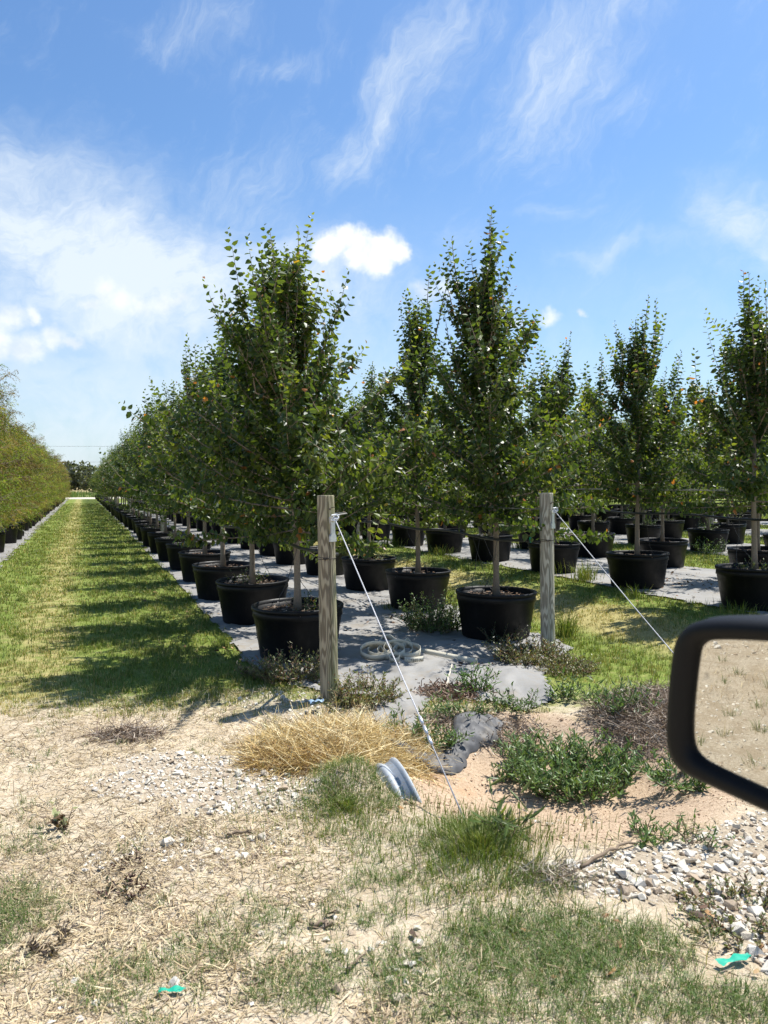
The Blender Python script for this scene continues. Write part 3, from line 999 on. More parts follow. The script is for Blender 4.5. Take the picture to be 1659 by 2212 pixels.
# ------------------------------------------------------------------ feathery trees left of the lane
def make_cypress(seed, H, width, greenish, n_br=70):
    rng = np.random.default_rng(seed)
    wood = Acc(); lf = Acc()
    zz = np.linspace(.42, H, 8)
    lead = np.stack([np.cumsum(rng.normal(0, .02, 8)), np.cumsum(rng.normal(0, .02, 8)), zz], -1)
    v, f = tube(lead, np.linspace(.035, .006, 8), 7); wood.add(v, f)
    u = np.linspace(0, 1, n_br)
    zb = .75 + (H * .95 - .75) * u
    az = np.arange(n_br) * 2.39996 + rng.normal(0, .3, n_br)
    el = np.radians(np.interp(u, [0, .5, 1], [8, 25, 55]) + rng.normal(0, 9, n_br))
    L = width / 2 * np.interp(u, [0, .25, .6, .85, 1], [.95, 1.1, 1.0, .6, .3]) * rng.uniform(.55, 1.3, n_br)
    if greenish < .3: L = np.where((u > .72) & (rng.random(n_br) < .5), L * 1.6, L)
    d0 = np.stack([np.cos(el) * np.cos(az), np.cos(el) * np.sin(az), np.sin(el)], -1)
    st = np.stack([np.interp(zb, zz, lead[:, 0]), np.interp(zb, zz, lead[:, 1]), zb], -1)
    br = shoot_path(rng, st, d0, L, np.full(n_br, -.15), 7, .07)
    for b in br:
        v, f = tube(b, np.linspace(.010, .002, 7), 3, False); wood.add(v, f)
    # drooping sprays of needles
    cl = np.array([[.14, .20, .022], [.10, .15, .022], [.20, .22, .03], [.16, .125, .035], [.20, .15, .05], [.12, .085, .04]])
    for b in range(n_br):
        k = int(L[b] / .028)
        t = rng.uniform(.10, 1.0, k) * 6; i0 = np.minimum(t.astype(int), 5); fr = (t - i0)[:, None]
        base = br[b, i0] * (1 - fr) + br[b, i0 + 1] * fr + rng.normal(0, .03, (k, 3))
        rd = rng.normal(0, 1, (k, 3)); rd[:, 2] = rd[:, 2] * .35 - .35
        rd = norm(rd + norm(br[b, -1] - br[b, 0]) * .35)
        ln = rng.uniform(.12, .34, k)
        spray = shoot_path(rng, base, rd, ln, np.full(k, -.7), 4, .1)
        main = rng.integers(0, 3) if rng.random() < greenish else rng.integers(3, 6)
        ci = np.where(rng.random(k) < .7, main, rng.integers(0, 6, k))
        c = cl[ci] * rng.uniform(.55, 1.5, (k, 1)) * rng.uniform(.6, 1.6)
        per = 9
        idx = np.repeat(np.arange(k), per); tl = np.tile(np.linspace(.05, 1, per), k) * 3
        j0 = np.minimum(tl.astype(int), 2); f2 = (tl - j0)[:, None]
        nb = spray[idx, j0] * (1 - f2) + spray[idx, j0 + 1] * f2
        nd = norm(rng.normal(0, 1, (len(idx), 3)) + norm(spray[idx, 3] - spray[idx, 0]) * .9)
        sd = norm(np.cross(nd, rng.normal(0, 1, (len(idx), 3))))
        nl = rng.uniform(.035, .075, len(idx))[:, None]; w = .0075
        vv = np.stack([nb - sd * w, nb + sd * w, nb + nd * nl], 1).reshape(-1, 3)
        tt = np.arange(len(idx))[:, None] * 3 + np.array([0, 1, 2])
        lf.add(vv, tt, np.repeat(c[idx], 3, 0))
    return wood.mesh('cypress_wood', True, [M['bark']]), lf.mesh('cypress_needles', False, [M['needle']])


CYP = [make_cypress(201, 3.9, 1.8, .92), make_cypress(202, 4.4, 1.8, .22), make_cypress(203, 3.8, 1.9, .8), make_cypress(204, 3.6, 1.7, .5)]
rng = np.random.default_rng(21)
ncy = 0
order = [0, 0, 1, 1, 0, 2, 3, 2]
for i in range(50):
    a = 15.6 + 1.62 * i
    x, y = PA(-2.02 + rng.normal(0, .05), a)
    root = empty('feathery_tree', pt(x, y, .016), rng.uniform(0, 6.28), cat='tree', group='feathery trees left of the lane',
                 label='feathery drooping tree in slim black pot left of the lane, %s from the near end' % ordinal(i + 1))
    pot = link('pot', POT_S, root); link('rim', RIM_S, pot); link('mulch', MULCH_S, root)
    c = CYP[order[i % 8]] if i < 8 else CYP[int(rng.integers(0, 4))]
    t = link('trunk', c[0], root); k = link('crown', c[1], root)
    s = rng.uniform(.80, .96) if i not in (4, 5) else .97
    t.scale = k.scale = (s, s, s)
    if i % 3 != 1:
        w = POT_WEEDS[i % 3]; pw = link('pot_weed', w[1], root, (0, 0, .02)); tag(link('stem', w[0], pw), kind='stuff'); tag(pw, kind='stuff')

# ------------------------------------------------------------------ far road, weeds, woods, wires
def far_things():
    rng = np.random.default_rng(31)
    # tall weeds along the far field
    ac = Acc()
    n = 26000
    a = rng.uniform(116, 175, n); p = rng.uniform(-30, 22, n)
    dn = fbm(p * .25, a * .12, 61)
    k = rng.random(n) < sstep(.35, .6, dn)
    a, p, dn = a[k], p[k], dn[k]; n = len(a)
    xy = p[:, None] * PD + a[:, None] * RD
    h = rng.uniform(.25, .9, n) * (.5 + dn)
    col = np.where(rng.random((n, 1)) < .75, np.array([.13, .19, .05]), np.array([.26, .24, .10])) * rng.uniform(.7, 1.2, (n, 1))
    v, f, c = blades(np.c_[xy, np.zeros(n)], rng.uniform(0, 6.28, n), h, np.full(n, .10), rng.uniform(.1, .6, n), rng, col)
    ac.add(v, f, c)
    tag(link('field_weeds', ac.mesh('field_weeds', False, [M['grass']])), 'tall green weeds in the field beyond the pale far road', 'weeds', kind='stuff')
    # far woods: many crowns built of leaf clumps, reads as one mass
    ac = Acc(); wd = Acc()
    for i in range(130):
        p = rng.uniform(-210, 260); a = rng.uniform(285, 325)
        x, y = PA(p, a)
        H = rng.uniform(7.5, 10.8); w = rng.uniform(7, 11)
        v, f = tube(np.array([[x, y, 0], [x + .2, y, H * .35], [x, y, H * .7]]), [.35, .28, .1], 6); wd.add(v, f)
        m = 620
        d = norm(rng.normal(0, 1, (m, 3)))
        lob = 1 + .22 * np.sin(d[:, 0] * 5 + i) * np.cos(d[:, 1] * 6 + 2 * i) + rng.normal(0, .07, m)
        c = np.array([x, y, H * .52]) + d * (lob * rng.uniform(.35, 1, m) ** .4)[:, None] * np.array([w / 2, w / 2, H * .50])
        c[:, 2] = np.maximum(c[:, 2], .5)
        sz = rng.uniform(.7, 1.5, m)
        ax = norm(rng.normal(0, 1, (m, 3))); sd = norm(np.cross(ax, rng.normal(0, 1, (m, 3))))
        vv, ff = leaf_geo(c, ax, sd, sz, sz * .8)
        base = np.array([.070, .085, .062]) * rng.uniform(.7, 1.3)  # distance haze put into the leaf colour: a lighter, greyer green
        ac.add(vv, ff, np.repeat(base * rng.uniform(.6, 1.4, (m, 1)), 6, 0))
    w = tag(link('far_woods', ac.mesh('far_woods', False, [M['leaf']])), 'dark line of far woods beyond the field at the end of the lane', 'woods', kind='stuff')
    tag(link('trunks', wd.mesh('far_trunks', True, [M['bark']]), w), kind='stuff')
    for zz, lab in ((9.0, 'upper thin power line crossing the sky at the end of the lane'), (6.1, 'lower thin power line crossing the sky at the end of the lane')):
        xs = np.linspace(-210, 120, 40)
        ac = Acc(); v, f = tube(np.c_[xs, np.full(40, 141.0) + (zz - 6) * .2, zz + .000012 * (xs + 60) ** 2 - .1], .022, 5); ac.add(v, f)
        tag(link('power_line', ac.mesh('power_line', True, [M['cable']])), lab, 'power line', 'power lines')


far_things()

# ------------------------------------------------------------------ posts, cables and irrigation pipes
def post_mesh(seed, h, r, mat, fine=True, crack=None):
    rng = np.random.default_rng(seed)
    S = 72 if fine else 14; K = 40 if fine else 6
    th = np.arange(S) / S * 2 * np.pi; zz = np.linspace(-.12, h, K)
    TH, ZZ = np.meshgrid(th, zz)
    rr = r * (1.05 - .07 * (ZZ / h)) + .004 * (fbm(np.cos(TH) * 2 + 5, ZZ * 1.5 + np.sin(TH) * 2, seed) - .5)
    if fine:
        rr = rr + .0035 * (fbm(TH * 9, ZZ * 2, seed + 3) - .5)
        if crack is not None:
            wob = crack + .10 * np.sin(ZZ * 2.1) + .05 * np.sin(ZZ * 7)
            dlt = np.abs((TH - wob + np.pi) % (2 * np.pi) - np.pi)
            rr = rr - .013 * np.exp(-(dlt / .055) ** 2) * sstep(-.1, .15, ZZ)
    v = np.stack([rr * np.cos(TH), rr * np.sin(TH), ZZ], -1).reshape(-1, 3)
    i = np.arange(K - 1)[:, None] * S; j = np.arange(S)[None]; j2 = (j + 1) % S
    q = np.stack([i + j, i + j2, i + S + j2, i + S + j], -1).reshape(-1, 4)
    # bevelled top
    top = v[-S:].copy(); top[:, :2] *= .96; top[:, 2] += .006
    n = len(v)
    v = np.concatenate([v, top, [[0, 0, h + .007]]])
    b = np.stack([n - S + np.arange(S), n - S + (np.arange(S) + 1) % S, n + (np.arange(S) + 1) % S, n + np.arange(S)], -1)
    c = np.stack([n + np.arange(S), n + (np.arange(S) + 1) % S, np.full(S, n + S)], -1)
    ac = Acc(); ac.add(v, [q, b, c])
    return ac.mesh('post_shaft', False, [mat])


LP = Ug(712, 1512); RP = Ug(1184, 1412)


def ring(r, z, tr, tilt=0.0, n=40):
    th = np.linspace(0, 2 * np.pi, n)
    return tube(np.stack([r * np.cos(th), r * np.sin(th), z + tilt * np.cos(th)], -1), tr, 6, False)


def end_post(loc, seed, h, r, mat, crack, label, lean, zb, rope_az, side):
    root = empty('wood_post', loc, 0, label=label, cat='post', group='wooden end posts')
    root.rotation_euler = lean
    sh = link('shaft', post_mesh(seed, h, r, mat, True, crack), root)
    ac = Acc(); v, f = ring(r * 1.015, zb, .0035, .004); ac.add(v, f)
    v, f = ring(r * 1.02, zb + .008, .0025, -.006); ac.add(v, f)
    # twisted tail
    tq = np.linspace(0, 1, 12); ang = -1.9
    v, f = tube(np.stack([(r * 1.02 + .006 * np.sin(tq * 20)) * np.cos(ang + tq * .5), (r * 1.02 + .006 * np.cos(tq * 20)) * np.sin(ang + tq * .5), zb + .01 * np.sin(tq * 9)], -1), .003, 5); ac.add(v, f)
    link('wire_band', ac.mesh('wire_band', True, [M['iron']]), root)
    # galvanised hook plate
    n = norm([math.cos(side), math.sin(side), 0]); t = np.array([-n[1], n[0], 0.0]); z = np.array([0, 0, 1.0])
    zt = h - .155
    ol = [(-.030, -.175), (.030, -.175), (.028, -.135), (.018, -.115), (.018, -.05), (.026, -.03), (.026, 0), (-.026, 0), (-.026, -.03), (-.018, -.05), (-.018, -.115), (-.028, -.135)]
    ac = Acc()
    k = len(ol)
    fr = np.array([n * (r * 1.0 + .012) + t * a + z * (zt + b) for a, b in ol]); bk = np.array([n * (r * .90) + t * a + z * (zt + b) for a, b in ol])
    ac.add(np.concatenate([fr, bk]), [np.array([list(range(k))]), np.stack([np.arange(k), (np.arange(k) + 1) % k, k + (np.arange(k) + 1) % k, k + np.arange(k)], -1)])
    hk = [n * (r + .010) + t * a + z * (zt + b) + n * c for a, b, c in [(-.030, -.02, 0), (-.040, .0, .012), (-.036, .018, .026), (0, .022, .032), (.036, .018, .026), (.046, .0, .014), (.040, -.02, .004), (.0, -.026, .006), (-.030, -.02, 0)]]
    v, f = tube(np.array(hk), .0062, 8, False); ac.add(v, f)
    pl = link('hook_plate', ac.mesh('hook_plate', False, [M['galv']]), root)
    ac = Acc()
    nn = norm([math.cos(side - .1), math.sin(side - .1), 0])
    v, f = tube(np.array([nn * r * .9 + z * (h - .085), nn * (r + .035) + z * (h - .08)]), .003, 6); ac.add(v, f)
    v, f = tube(np.array([nn * (r * 1.0) + z * (h - .092) + t * -.012, nn * (r * 1.012) + z * (h - .092) + t * -.012]), .009, 10); ac.add(v, f)
    link('nail', ac.mesh('nail', True, [M['iron']]), root)
    return np.array(root.matrix_basis @ Vector(n * (r + .03) + z * (zt - .01)))


bpy.context.view_layer.update()
hookL = end_post(LP, 5, 1.50, .064, M['post_a'], -1.25, 'brown cracked wooden post in front of the lane-side row', (R(.0), R(-1.0), 0), 1.045, 0, R(-42))
hookR = end_post(RP, 9, 1.53, .066, M['post_b'], -1.45, 'pale grey wooden post in front of the second row', (R(0), R(-1.1), 0), 1.085, 0, R(-48))

LINEPOST = [post_mesh(60 + i, 1.5, .06, M['post_b'], False) for i in range(3)]
for r in range(8):
    for k in range(1, 4):
        a = ROWSTART[0] - 1.45 + 14.7 * k + (0.5 if r > 1 else 0)
        x, y = PA(ROWP[r] + .03, a)
        po = tag(link('line_post', LINEPOST[(r + k) % 3], None, pt(x, y, .0)), 'round wooden post inside the %s, %s from the front' % (ROWNAME[r], ordinal(k)), 'post', 'posts within the rows')


def row_line(name, p, a0, a1, z, rad, mat, label, cat, group, start=None, sag=.03, seed=0):
    rng = np.random.default_rng(seed)
    n = 90
    a = a0 + (a1 - a0) * np.linspace(0, 1, n) ** 1.6
    xy = p * PD[None] + a[:, None] * RD[None]
    zz = height(xy[:, 0], xy[:, 1]) * .0 + (.17 if p > 6 else 0.0) + z - sag * np.sin((a - a0) / 2.04 * np.pi) ** 2 + .02 * (fbm(a * .7, a * 0, seed) - .5)
    path = np.c_[xy, zz]
    if start is not None: path[0] = start
    ac = Acc(); v, f = tube(path, rad, 7); ac.add(v, f)
    return tag(link(name, ac.mesh(name, True, [mat])), label, cat, group), path


pipes = []
for r in range(10):
    a0 = ROWSTART[r] - (1.4 if r == 0 else .95) if r < 4 else ROWSTART[r] - 4
    a1 = 98 if r == 0 else 62
    p = ROWP[r]
    st = st2 = None
    if r == 0: st = LP + [-.035, .03, 1.05]; st2 = LP + [-.01, .03, 1.35]
    if r == 1: st = RP + [-.06, .05, 1.09]; st2 = RP + [-.03, .05, 1.41]
    o, path = row_line('irrigation_pipe', p - .045, a0, a1, 1.07, .0145, M['pipe'], 'black irrigation pipe strung along the trunks of the ' + ROWNAME[r], 'pipe', 'irrigation pipes', st, seed=r + 3)
    pipes.append((o, path))
    row_line('support_cable', p + .03, a0, a1, 1.38, .0055, M['cable'], 'thin support cable above the irrigation pipe of the ' + ROWNAME[r], 'cable', 'support cables', st2, .01, seed=r + 30)


x, y = PA(-2.05, 22.6)
tag(link('line_post', LINEPOST[0], None, pt(x, y)), 'round wooden post among the feathery trees left of the lane', 'post', 'posts within the rows')
LEFT_POST = pt(x, y)


def drip(parent, q0, q1, sag, seed):
    rng = np.random.default_rng(seed)
    t = np.linspace(0, 1, 14)[:, None]
    path = q0 * (1 - t) + q1 * t
    path[:, 2] -= sag * np.sin(np.linspace(0, np.pi, 14))
    path[1:-1] += np.cumsum(rng.normal(0, .008, (12, 3)), 0) * np.sin(np.linspace(0, np.pi, 12))[:, None]
    ac = Acc(); v, f = tube(path, .003, 5); ac.add(v, f)
    link('drip_tube', ac.mesh('drip_tube', True, [M['pipe']]), parent)


for (r, i, offs) in [(0, 0, [(-.2, .1), (.15, .12)]), (1, 0, [(-.45, .36), (-.28, .1), (-.2, .08), (.12, .02)]), (1, 1, [(-.3, .2), (.2, .05)]), (2, 0, [(-.35, .1), (-.2, .02)]), (2, 1, [(.2, .1)]), (0, 1, [(.2, .1)])]:
    xy = PA(ROWP[r], ROWSTART[r] + 2.04 * i)
    base = .17 if r > 1 else 0.0
    for k, (o, s) in enumerate(offs):
        q0 = np.array([*(xy + RD * -o * 1.0 - PD * .045), base + 1.055])
        q1 = np.array([*(xy - RD * o * .4 + PD * (.22 * (-1) ** k)), base + .44])
        drip(pipes[r][0], q0, q1, s * .5, r * 10 + i * 3 + k)
# green tie at the pipe end by the right post
ac = Acc()
tq = np.linspace(0, 4 * np.pi, 40)
ctr = pipes[1][1][0] * .75 + pipes[1][1][1] * .25
v, f = tube(np.stack([ctr[0] + .012 * tq / 12, ctr[1] + .022 * np.cos(tq), ctr[2] + .024 * np.sin(tq)], -1) - np.array([.10, -.04, 0]), .004, 5); ac.add(v, f)
tag(link('green_tie', ac.mesh('green_tie', True, [M['tape']])), 'small green tie wound round the black pipe beside the pale post', 'tie')


# ------------------------------------------------------------------ guy ropes
def rope(path, rad, label, dark_from=None):
    path = np.asarray(path, float)
    n = 150
    d = np.r_[0, np.cumsum(np.linalg.norm(np.diff(path, axis=0), axis=1))]
    s = np.linspace(0, d[-1], n)
    P = np.stack([np.interp(s, d, path[:, k]) for k in range(3)], -1)
    tg = norm(np.gradient(P, axis=0)); a = norm(np.cross(tg, [0, 0, 1.0])); b = np.cross(tg, a)
    root = empty('guy_rope', P[-1], 0, label=label, cat='rope', group='guy ropes')
    for k in range(3):
        ph = s * 2 * np.pi / .05 + k * 2.094
        off = a * np.cos(ph)[:, None] + b * np.sin(ph)[:, None]
        ac = Acc(); v, f = tube(P + off * rad * .5 - P[-1], rad * .62, 5)
        t = np.concatenate([np.repeat(s / d[-1], 5), [0, 1]])
        col = np.where((t > (dark_from or 2))[:, None], np.array([.26, .26, .27]), np.array([.50, .50, .51]))
        ac.add(v, f, col)
        link('strand', ac.mesh('rope_strand', True, [M['ropemat']]), root)
    return root, P, s / d[-1]


M['ropemat'] = attr_mat('rope_fibre', 0.75, 0.3, 150, 0.2, 0.4, 0.003)
anchorL = Ug(1012, 1782); anchorL[2] -= .02
rl, PL, tl = rope([hookL, hookL * .5 + anchorL * .5 - [0, 0, .012], anchorL], .0044, 'white guy rope from the brown post down past the grey culvert', .74)
ac = Acc()
for tt in (.735, .76, .79):
    i = int(tt * 149)
    v, f = tube(np.array([PL[i], PL[i + 3]]) - PL[-1], .010, 8); ac.add(v, f, (.6, .6, .58))
link('rope_clamp', ac.mesh('rope_clamp', True, [M['galv']]), rl)
anchorR = np.array([2.37, 5.22, float(height(2.37, 5.22)) - .02])
rope([hookR, hookR * .5 + anchorR * .5 - [0, 0, .01], anchorR], .0044, 'white guy rope from the pale post sloping down behind the mirror')
gl_ = Ug(63, 1157); gl_[2] -= .02
rope([LEFT_POST + [.05, -.04, 1.1], LEFT_POST * .5 + gl_ * .5 + [0, 0, .54], gl_], .0085, 'short white guy rope at the foot of the feathery trees left of the lane')
for hk, nm in ((hookL, 'brown'), (hookR, 'pale')):
    ac = Acc()
    for q in range(2):
        th = np.linspace(0, 2 * np.pi, 20)
        v, f = tube(np.stack([hk[0] + .018 * np.cos(th) + .008 * q, hk[1] - .012 + .01 * np.sin(th), hk[2] + .012 * np.sin(th) + .012 * q], -1), .0045, 5, False); ac.add(v, f, (.62, .64, .68))
    tag(link('rope_knot', ac.mesh('rope_knot', True, [M['ropemat']])), 'rope loop knotted over the hook on the %s post' % nm, 'rope')

# ------------------------------------------------------------------ culvert, torn fabric, coiled strap
def build_culvert():
    c = np.array([.165, 4.12, -.185]); d = norm([.92, .28, .30]); Rr = .31
    h = norm([d[1], -d[0], 0]); up = np.cross(h, d) * -1
    if up[2] < 0: up = -up
    n = 46; S = 64
    s = np.linspace(-.42, 0, n)
    rr = Rr + .012 * np.cos(s / .085 * 2 * np.pi)
    prof_s = np.r_[s, 0.006, 0.0, -.25]; prof_r = np.r_[rr, rr[-1] - .003, rr[-1] - .012, Rr - .02]
    th = np.arange(S) / S * 2 * np.pi
    v = c + prof_s[:, None, None] * d + prof_r[:, None, None] * (np.cos(th)[None, :, None] * h + np.sin(th)[None, :, None] * up)
    k = len(prof_s)
    i = np.arange(k - 1)[:, None] * S; j = np.arange(S)[None]; j2 = (j + 1) % S
    q = np.stack([i + j, i + j2, i + S + j2, i + S + j], -1).reshape(-1, 4)
    ac = Acc(); ac.add(v.reshape(-1, 3) - c, [q])
    m, t = new_mat('corrugated_culvert')
    co = t.node('ShaderNodeTexCoord').outputs['Object']
    nz = t.noise(co, 6, 5, .6); nz2 = t.noise(co, 60, 4, .6)
    col = t.mix(t.ramp(nz, .3, .7), (.25, .28, .31), (.38, .41, .43))
    col = t.mix(t.math('MULTIPLY', t.ramp(nz2, .5, .68), .7), col, (.33, .275, .20))
    finish(m, t, principled(t, col, .6, .4, .05, nz2, .15, .003))
    tag(link('culvert_pipe', ac.mesh('culvert_pipe', True, [m]), None, c), 'light grey corrugated culvert pipe end sticking out under the straw', 'pipe')


build_culvert()


def build_flap():
    pts = [(828, 1606), (855, 1618), (890, 1634), (925, 1652), (950, 1660), (968, 1650), (985, 1630), (1010, 1618), (1045, 1614), (1085, 1622)]
    P = np.array([Ug(*q) for q in pts])
    n = 90
    d = np.r_[0, np.cumsum(np.linalg.norm(np.diff(P, axis=0), axis=1))]; s = np.linspace(0, d[-1], n)
    P = np.stack([np.interp(s, d, P[:, k]) for k in range(3)], -1); u = s / d[-1]
    for _ in range(4):
        P[1:-1] = (P[:-2] + P[1:-1] * 2 + P[2:]) / 4
    tg = norm(np.gradient(P, axis=0) * [1, 1, 0]); nr = np.stack([-tg[:, 1], tg[:, 0], 0 * tg[:, 0]], -1)
    w = np.interp(u, [0, .1, .4, .52, .62, .8, 1], [.03, .075, .085, .08, .11, .15, .05])
    hh = np.interp(u, [0, .1, .4, .52, .62, .8, 1], [.02, .05, .045, .025, .06, .075, .02])
    w = w * (1 + .7 * (fbm(u * 9, u * 0 + 3, 305) - .5)); hh = hh * (.75 + .8 * (fbm(u * 12, u * 0 + 8, 307) - .5))
    m = 17; c = np.linspace(-1, 1, m)
    v = np.zeros((n, m, 3))
    for j, cc in enumerate(c):
        v[:, j] = P + nr * (w * cc)[:, None]
        g = height(v[:, j, 0], v[:, j, 1])
        wr = .075 * (np.abs(fbm(u * 11 + cc * 1.8, u * 3 + cc * 1.2, 301) - .5) * -1 + .12) + .03 * (fbm(u * 30 + cc * 2, cc * 2.4, 303) - .5)
        wr = wr + .022 * (np.abs(np.sin(u * 40 + cc * 1.4 + 5 * fbm(u * 6, cc + u * 0, 309))) - .6) * (.4 + .6 * fbm(u * 8, u * 0 + cc, 311))
        v[:, j] += nr * (.03 * (fbm(u * 18, u * 0 + cc * .5, 313) - .5) * abs(cc))[:, None]
        v[:, j, 2] = g + .008 + hh * np.sqrt(max(0, 1 - cc * cc)) ** .8 + wr * (1 - cc * cc)
    i = np.arange(n - 1)[:, None] * m; j = np.arange(m - 1)[None]
    q = np.stack([i + j, i + j + 1, i + m + j + 1, i + m + j], -1).reshape(-1, 4)
    ac = Acc(); ac.add(v.reshape(-1, 3), [q])
    tag(link('fabric_flap', ac.mesh('fabric_flap', True, [M['fabric_old']])), 'crumpled dark edge of torn ground fabric above the culvert', 'torn fabric')
    # a few stones lying in the dip of the fold


build_flap()


def ribbon(path, up, width, thick=.003):
    path = np.asarray(path, float); k = len(path)
    up = norm(np.broadcast_to(np.asarray(up, float), (k, 3)))
    tg = norm(np.gradient(path, axis=0)); nn = norm(np.cross(tg, up))
    v = np.stack([path - nn * thick / 2, path + nn * thick / 2, path + nn * thick / 2 + up * width, path - nn * thick / 2 + up * width], 1).reshape(-1, 3)
    i = np.arange(k - 1)[:, None] * 4; j = np.arange(4)[None]; j2 = (j + 1) % 4
    q = np.stack([i + j, i + j2, i + 4 + j2, i + 4 + j], -1).reshape(-1, 4)
    e = np.array([[0, 1, 2, 3], [(k - 1) * 4 + 3, (k - 1) * 4 + 2, (k - 1) * 4 + 1, (k - 1) * 4]])
    return v, [q, e]


def build_strap():
    rng = np.random.default_rng(8)
    o = Ug(850, 1432); o[2] += .02
    root = empty('webbing_strap', o, 0, label='coiled pale webbing strap lying on the ground fabric between the posts', cat='strap')

    def rel(x, y, dz=0.0):
        g = Ug(x, y); g[2] += .022 + dz
        return g - o
    loops = [((812, 1428), .115, .075, 0, .1, .058), ((820, 1424), .085, .07, .5, -.25, .055), ((846, 1426), .10, .085, .35, -.35, .055), ((858, 1424), .11, .07, .2, .35, .055), ((880, 1425), .10, .075, -.3, -.3, .055),
             ((838, 1419), .06, .09, 1.0, .3, .05), ((852, 1436), .036, .030, 0, .0, .05)]
    for (x, y), rx, ry, rot, tilt, w in loops:
        th = np.linspace(0, 2 * np.pi * 1.02, 36) + rot
        c = rel(x, y)
        al = R(27) + tilt * .4; rz_ = tilt * .8
        p = np.stack([rx * np.cos(th), ry * 1.05 * np.sin(th) * math.cos(al), ry * 1.05 * (1 + np.sin(th)) * math.sin(al)], -1)
        up = np.stack([0 * th + .1 * np.sin(th), 0 * th - math.sin(al), 0 * th + math.cos(al)], -1)
        Rz = np.array([[math.cos(rz_), -math.sin(rz_), 0], [math.sin(rz_), math.cos(rz_), 0], [0, 0, 1]])
        p = p @ Rz.T + c; up = up @ Rz.T
        v, f = ribbon(c + (p - c) * 1.25, up, w * 1.15); ac = Acc(); ac.add(v, f)
        link('loop', ac.mesh('strap_loop', True, [M['strap']]), root)
    # twisted cross bands
    for (x0, y0, x1, y1, a) in [(862, 1420, 888, 1402, .09), (800, 1412, 845, 1406, .04)]:
        p0, p1 = rel(x0, y0), rel(x1, y1); t = np.linspace(0, 1, 12)[:, None]
        p = p0 * (1 - t) + p1 * t; p[:, 2] += a * np.sin(np.linspace(0, np.pi, 12))
        v, f = ribbon(p, [0.2, -.6, .8], .05); ac = Acc(); ac.add(v, f)
        link('band', ac.mesh('strap_band', True, [M['strap']]), root)
    t = np.linspace(0, 1, 20)[:, None]
    p0, p1 = rel(888, 1412), rel(1032, 1441)
    p = p0 * (1 - t) + p1 * t; p[:, 2] += .004
    v, f = ribbon(p, [.0, .45, .75], .05, .004); ac = Acc(); ac.add(v, f)
    link('tail', ac.mesh('strap_tail', True, [M['strap']]), root)
    # printed end, lying upside down in front
    p0, p1 = rel(874, 1436), rel(915, 1433)
    p = p0 * (1 - t) + p1 * t; p[:, 1] -= .02 * np.sin(np.linspace(0, np.pi, 20)) - .0
    wv = .05 - .03 * np.linspace(0, 1, 20) ** 4
    v, f = ribbon(p, [.0, .12, 1], .046); ac = Acc(); ac.add(v, f)
    en = link('printed_end', ac.mesh('strap_end', True, [M['strap']]), root)
    cu = bpy.data.curves.new('lettering', 'FONT')
    cu.body = 'W 3333198'; cu.size = .042; cu.extrude = .0004; cu.align_x = 'CENTER'; cu.align_y = 'CENTER'
    cu.materials.append(M['ink'])
    tx = link('lettering', cu, en)
    mid = (p0 + p1) / 2
    tx.location = tuple(mid + np.array([0, -.0265, .021]))
    tx.rotation_euler = (R(84), R(180), 0)
    tx.scale = (.78, .9, 1)
    bpy.context.view_layer.update()
    tm = bpy.data.meshes.new_from_object(tx.evaluated_get(bpy.context.evaluated_depsgraph_get()))
    ty = link('lettering', tm, en, tx.location, tx.rotation_euler); ty.scale = tx.scale
    bpy.data.objects.remove(tx, do_unlink=True); ty.name = 'lettering'


build_strap()

# white stick lying beside the strap end, thin scraps
def stick(name, pts, r, mat, label, cat, group=None):
    P = np.array([Ug(x, y) + [0, 0, dz] for x, y, dz in pts])
    n = 10; s = np.linspace(0, len(P) - 1, n)
    P = np.stack([np.interp(s, np.arange(len(P)), P[:, k]) for k in range(3)], -1)
    rng = np.random.default_rng(int(pts[0][0]))
    P[1:-1] += rng.normal(0, r * .8, (n - 2, 3))
    ac = Acc(); v, f = tube(P, np.linspace(r, r * .5, n), 6); ac.add(v, f)
    return tag(link(name, ac.mesh(name, True, [mat])), label, cat, group)


M['pale_wood'] = simple_mat('bleached_wood', (.52, .47, .38), .8, .2, nscale=40, nvar=.25)
M['dry_wood'] = simple_mat('dry_wood', (.20, .15, .105), .85, .2, nscale=40, nvar=.4)
stick('stick', [(958, 1500, .02), (968, 1482, .06), (976, 1466, .12)], .011, M['pale_wood'], 'short bleached stick poking out of the brown debris', 'stick')
stick('twig', [(490, 1808, .015), (540, 1805, .02), (585, 1812, .012)], .007, M['dry_wood'], 'thin curved twig lying on the gravel below the straw', 'twig', 'twigs on the ground')
stick('twig', [(668, 2004, .015), (700, 2000, .02), (722, 2006, .012)], .009, M['dry_wood'], 'short dark twig on bare sand in the foreground centre', 'twig', 'twigs on the ground')
stick('twig', [(540, 1868, .012), (562, 1846, .02)], .006, M['dry_wood'], 'small slanted twig on the sand left of the grass tufts', 'twig', 'twigs on the ground')
stick('twig', [(748, 2102, .012), (790, 2066, .02)], .006, M['dry_wood'], 'small dark twig near the bottom centre of the sand', 'twig', 'twigs on the ground')
stick('twig', [(600, 1880, .012), (660, 1862, .02)], .005, M['dry_wood'], 'fine twig lying right of the pale gravel patch', 'twig', 'twigs on the ground')
stick('branch', [(1255, 1878, .01), (1320, 1846, .03), (1390, 1822, .02)], .009, M['dry_wood'], 'thin bent branch along the upper edge of the white gravel', 'branch')


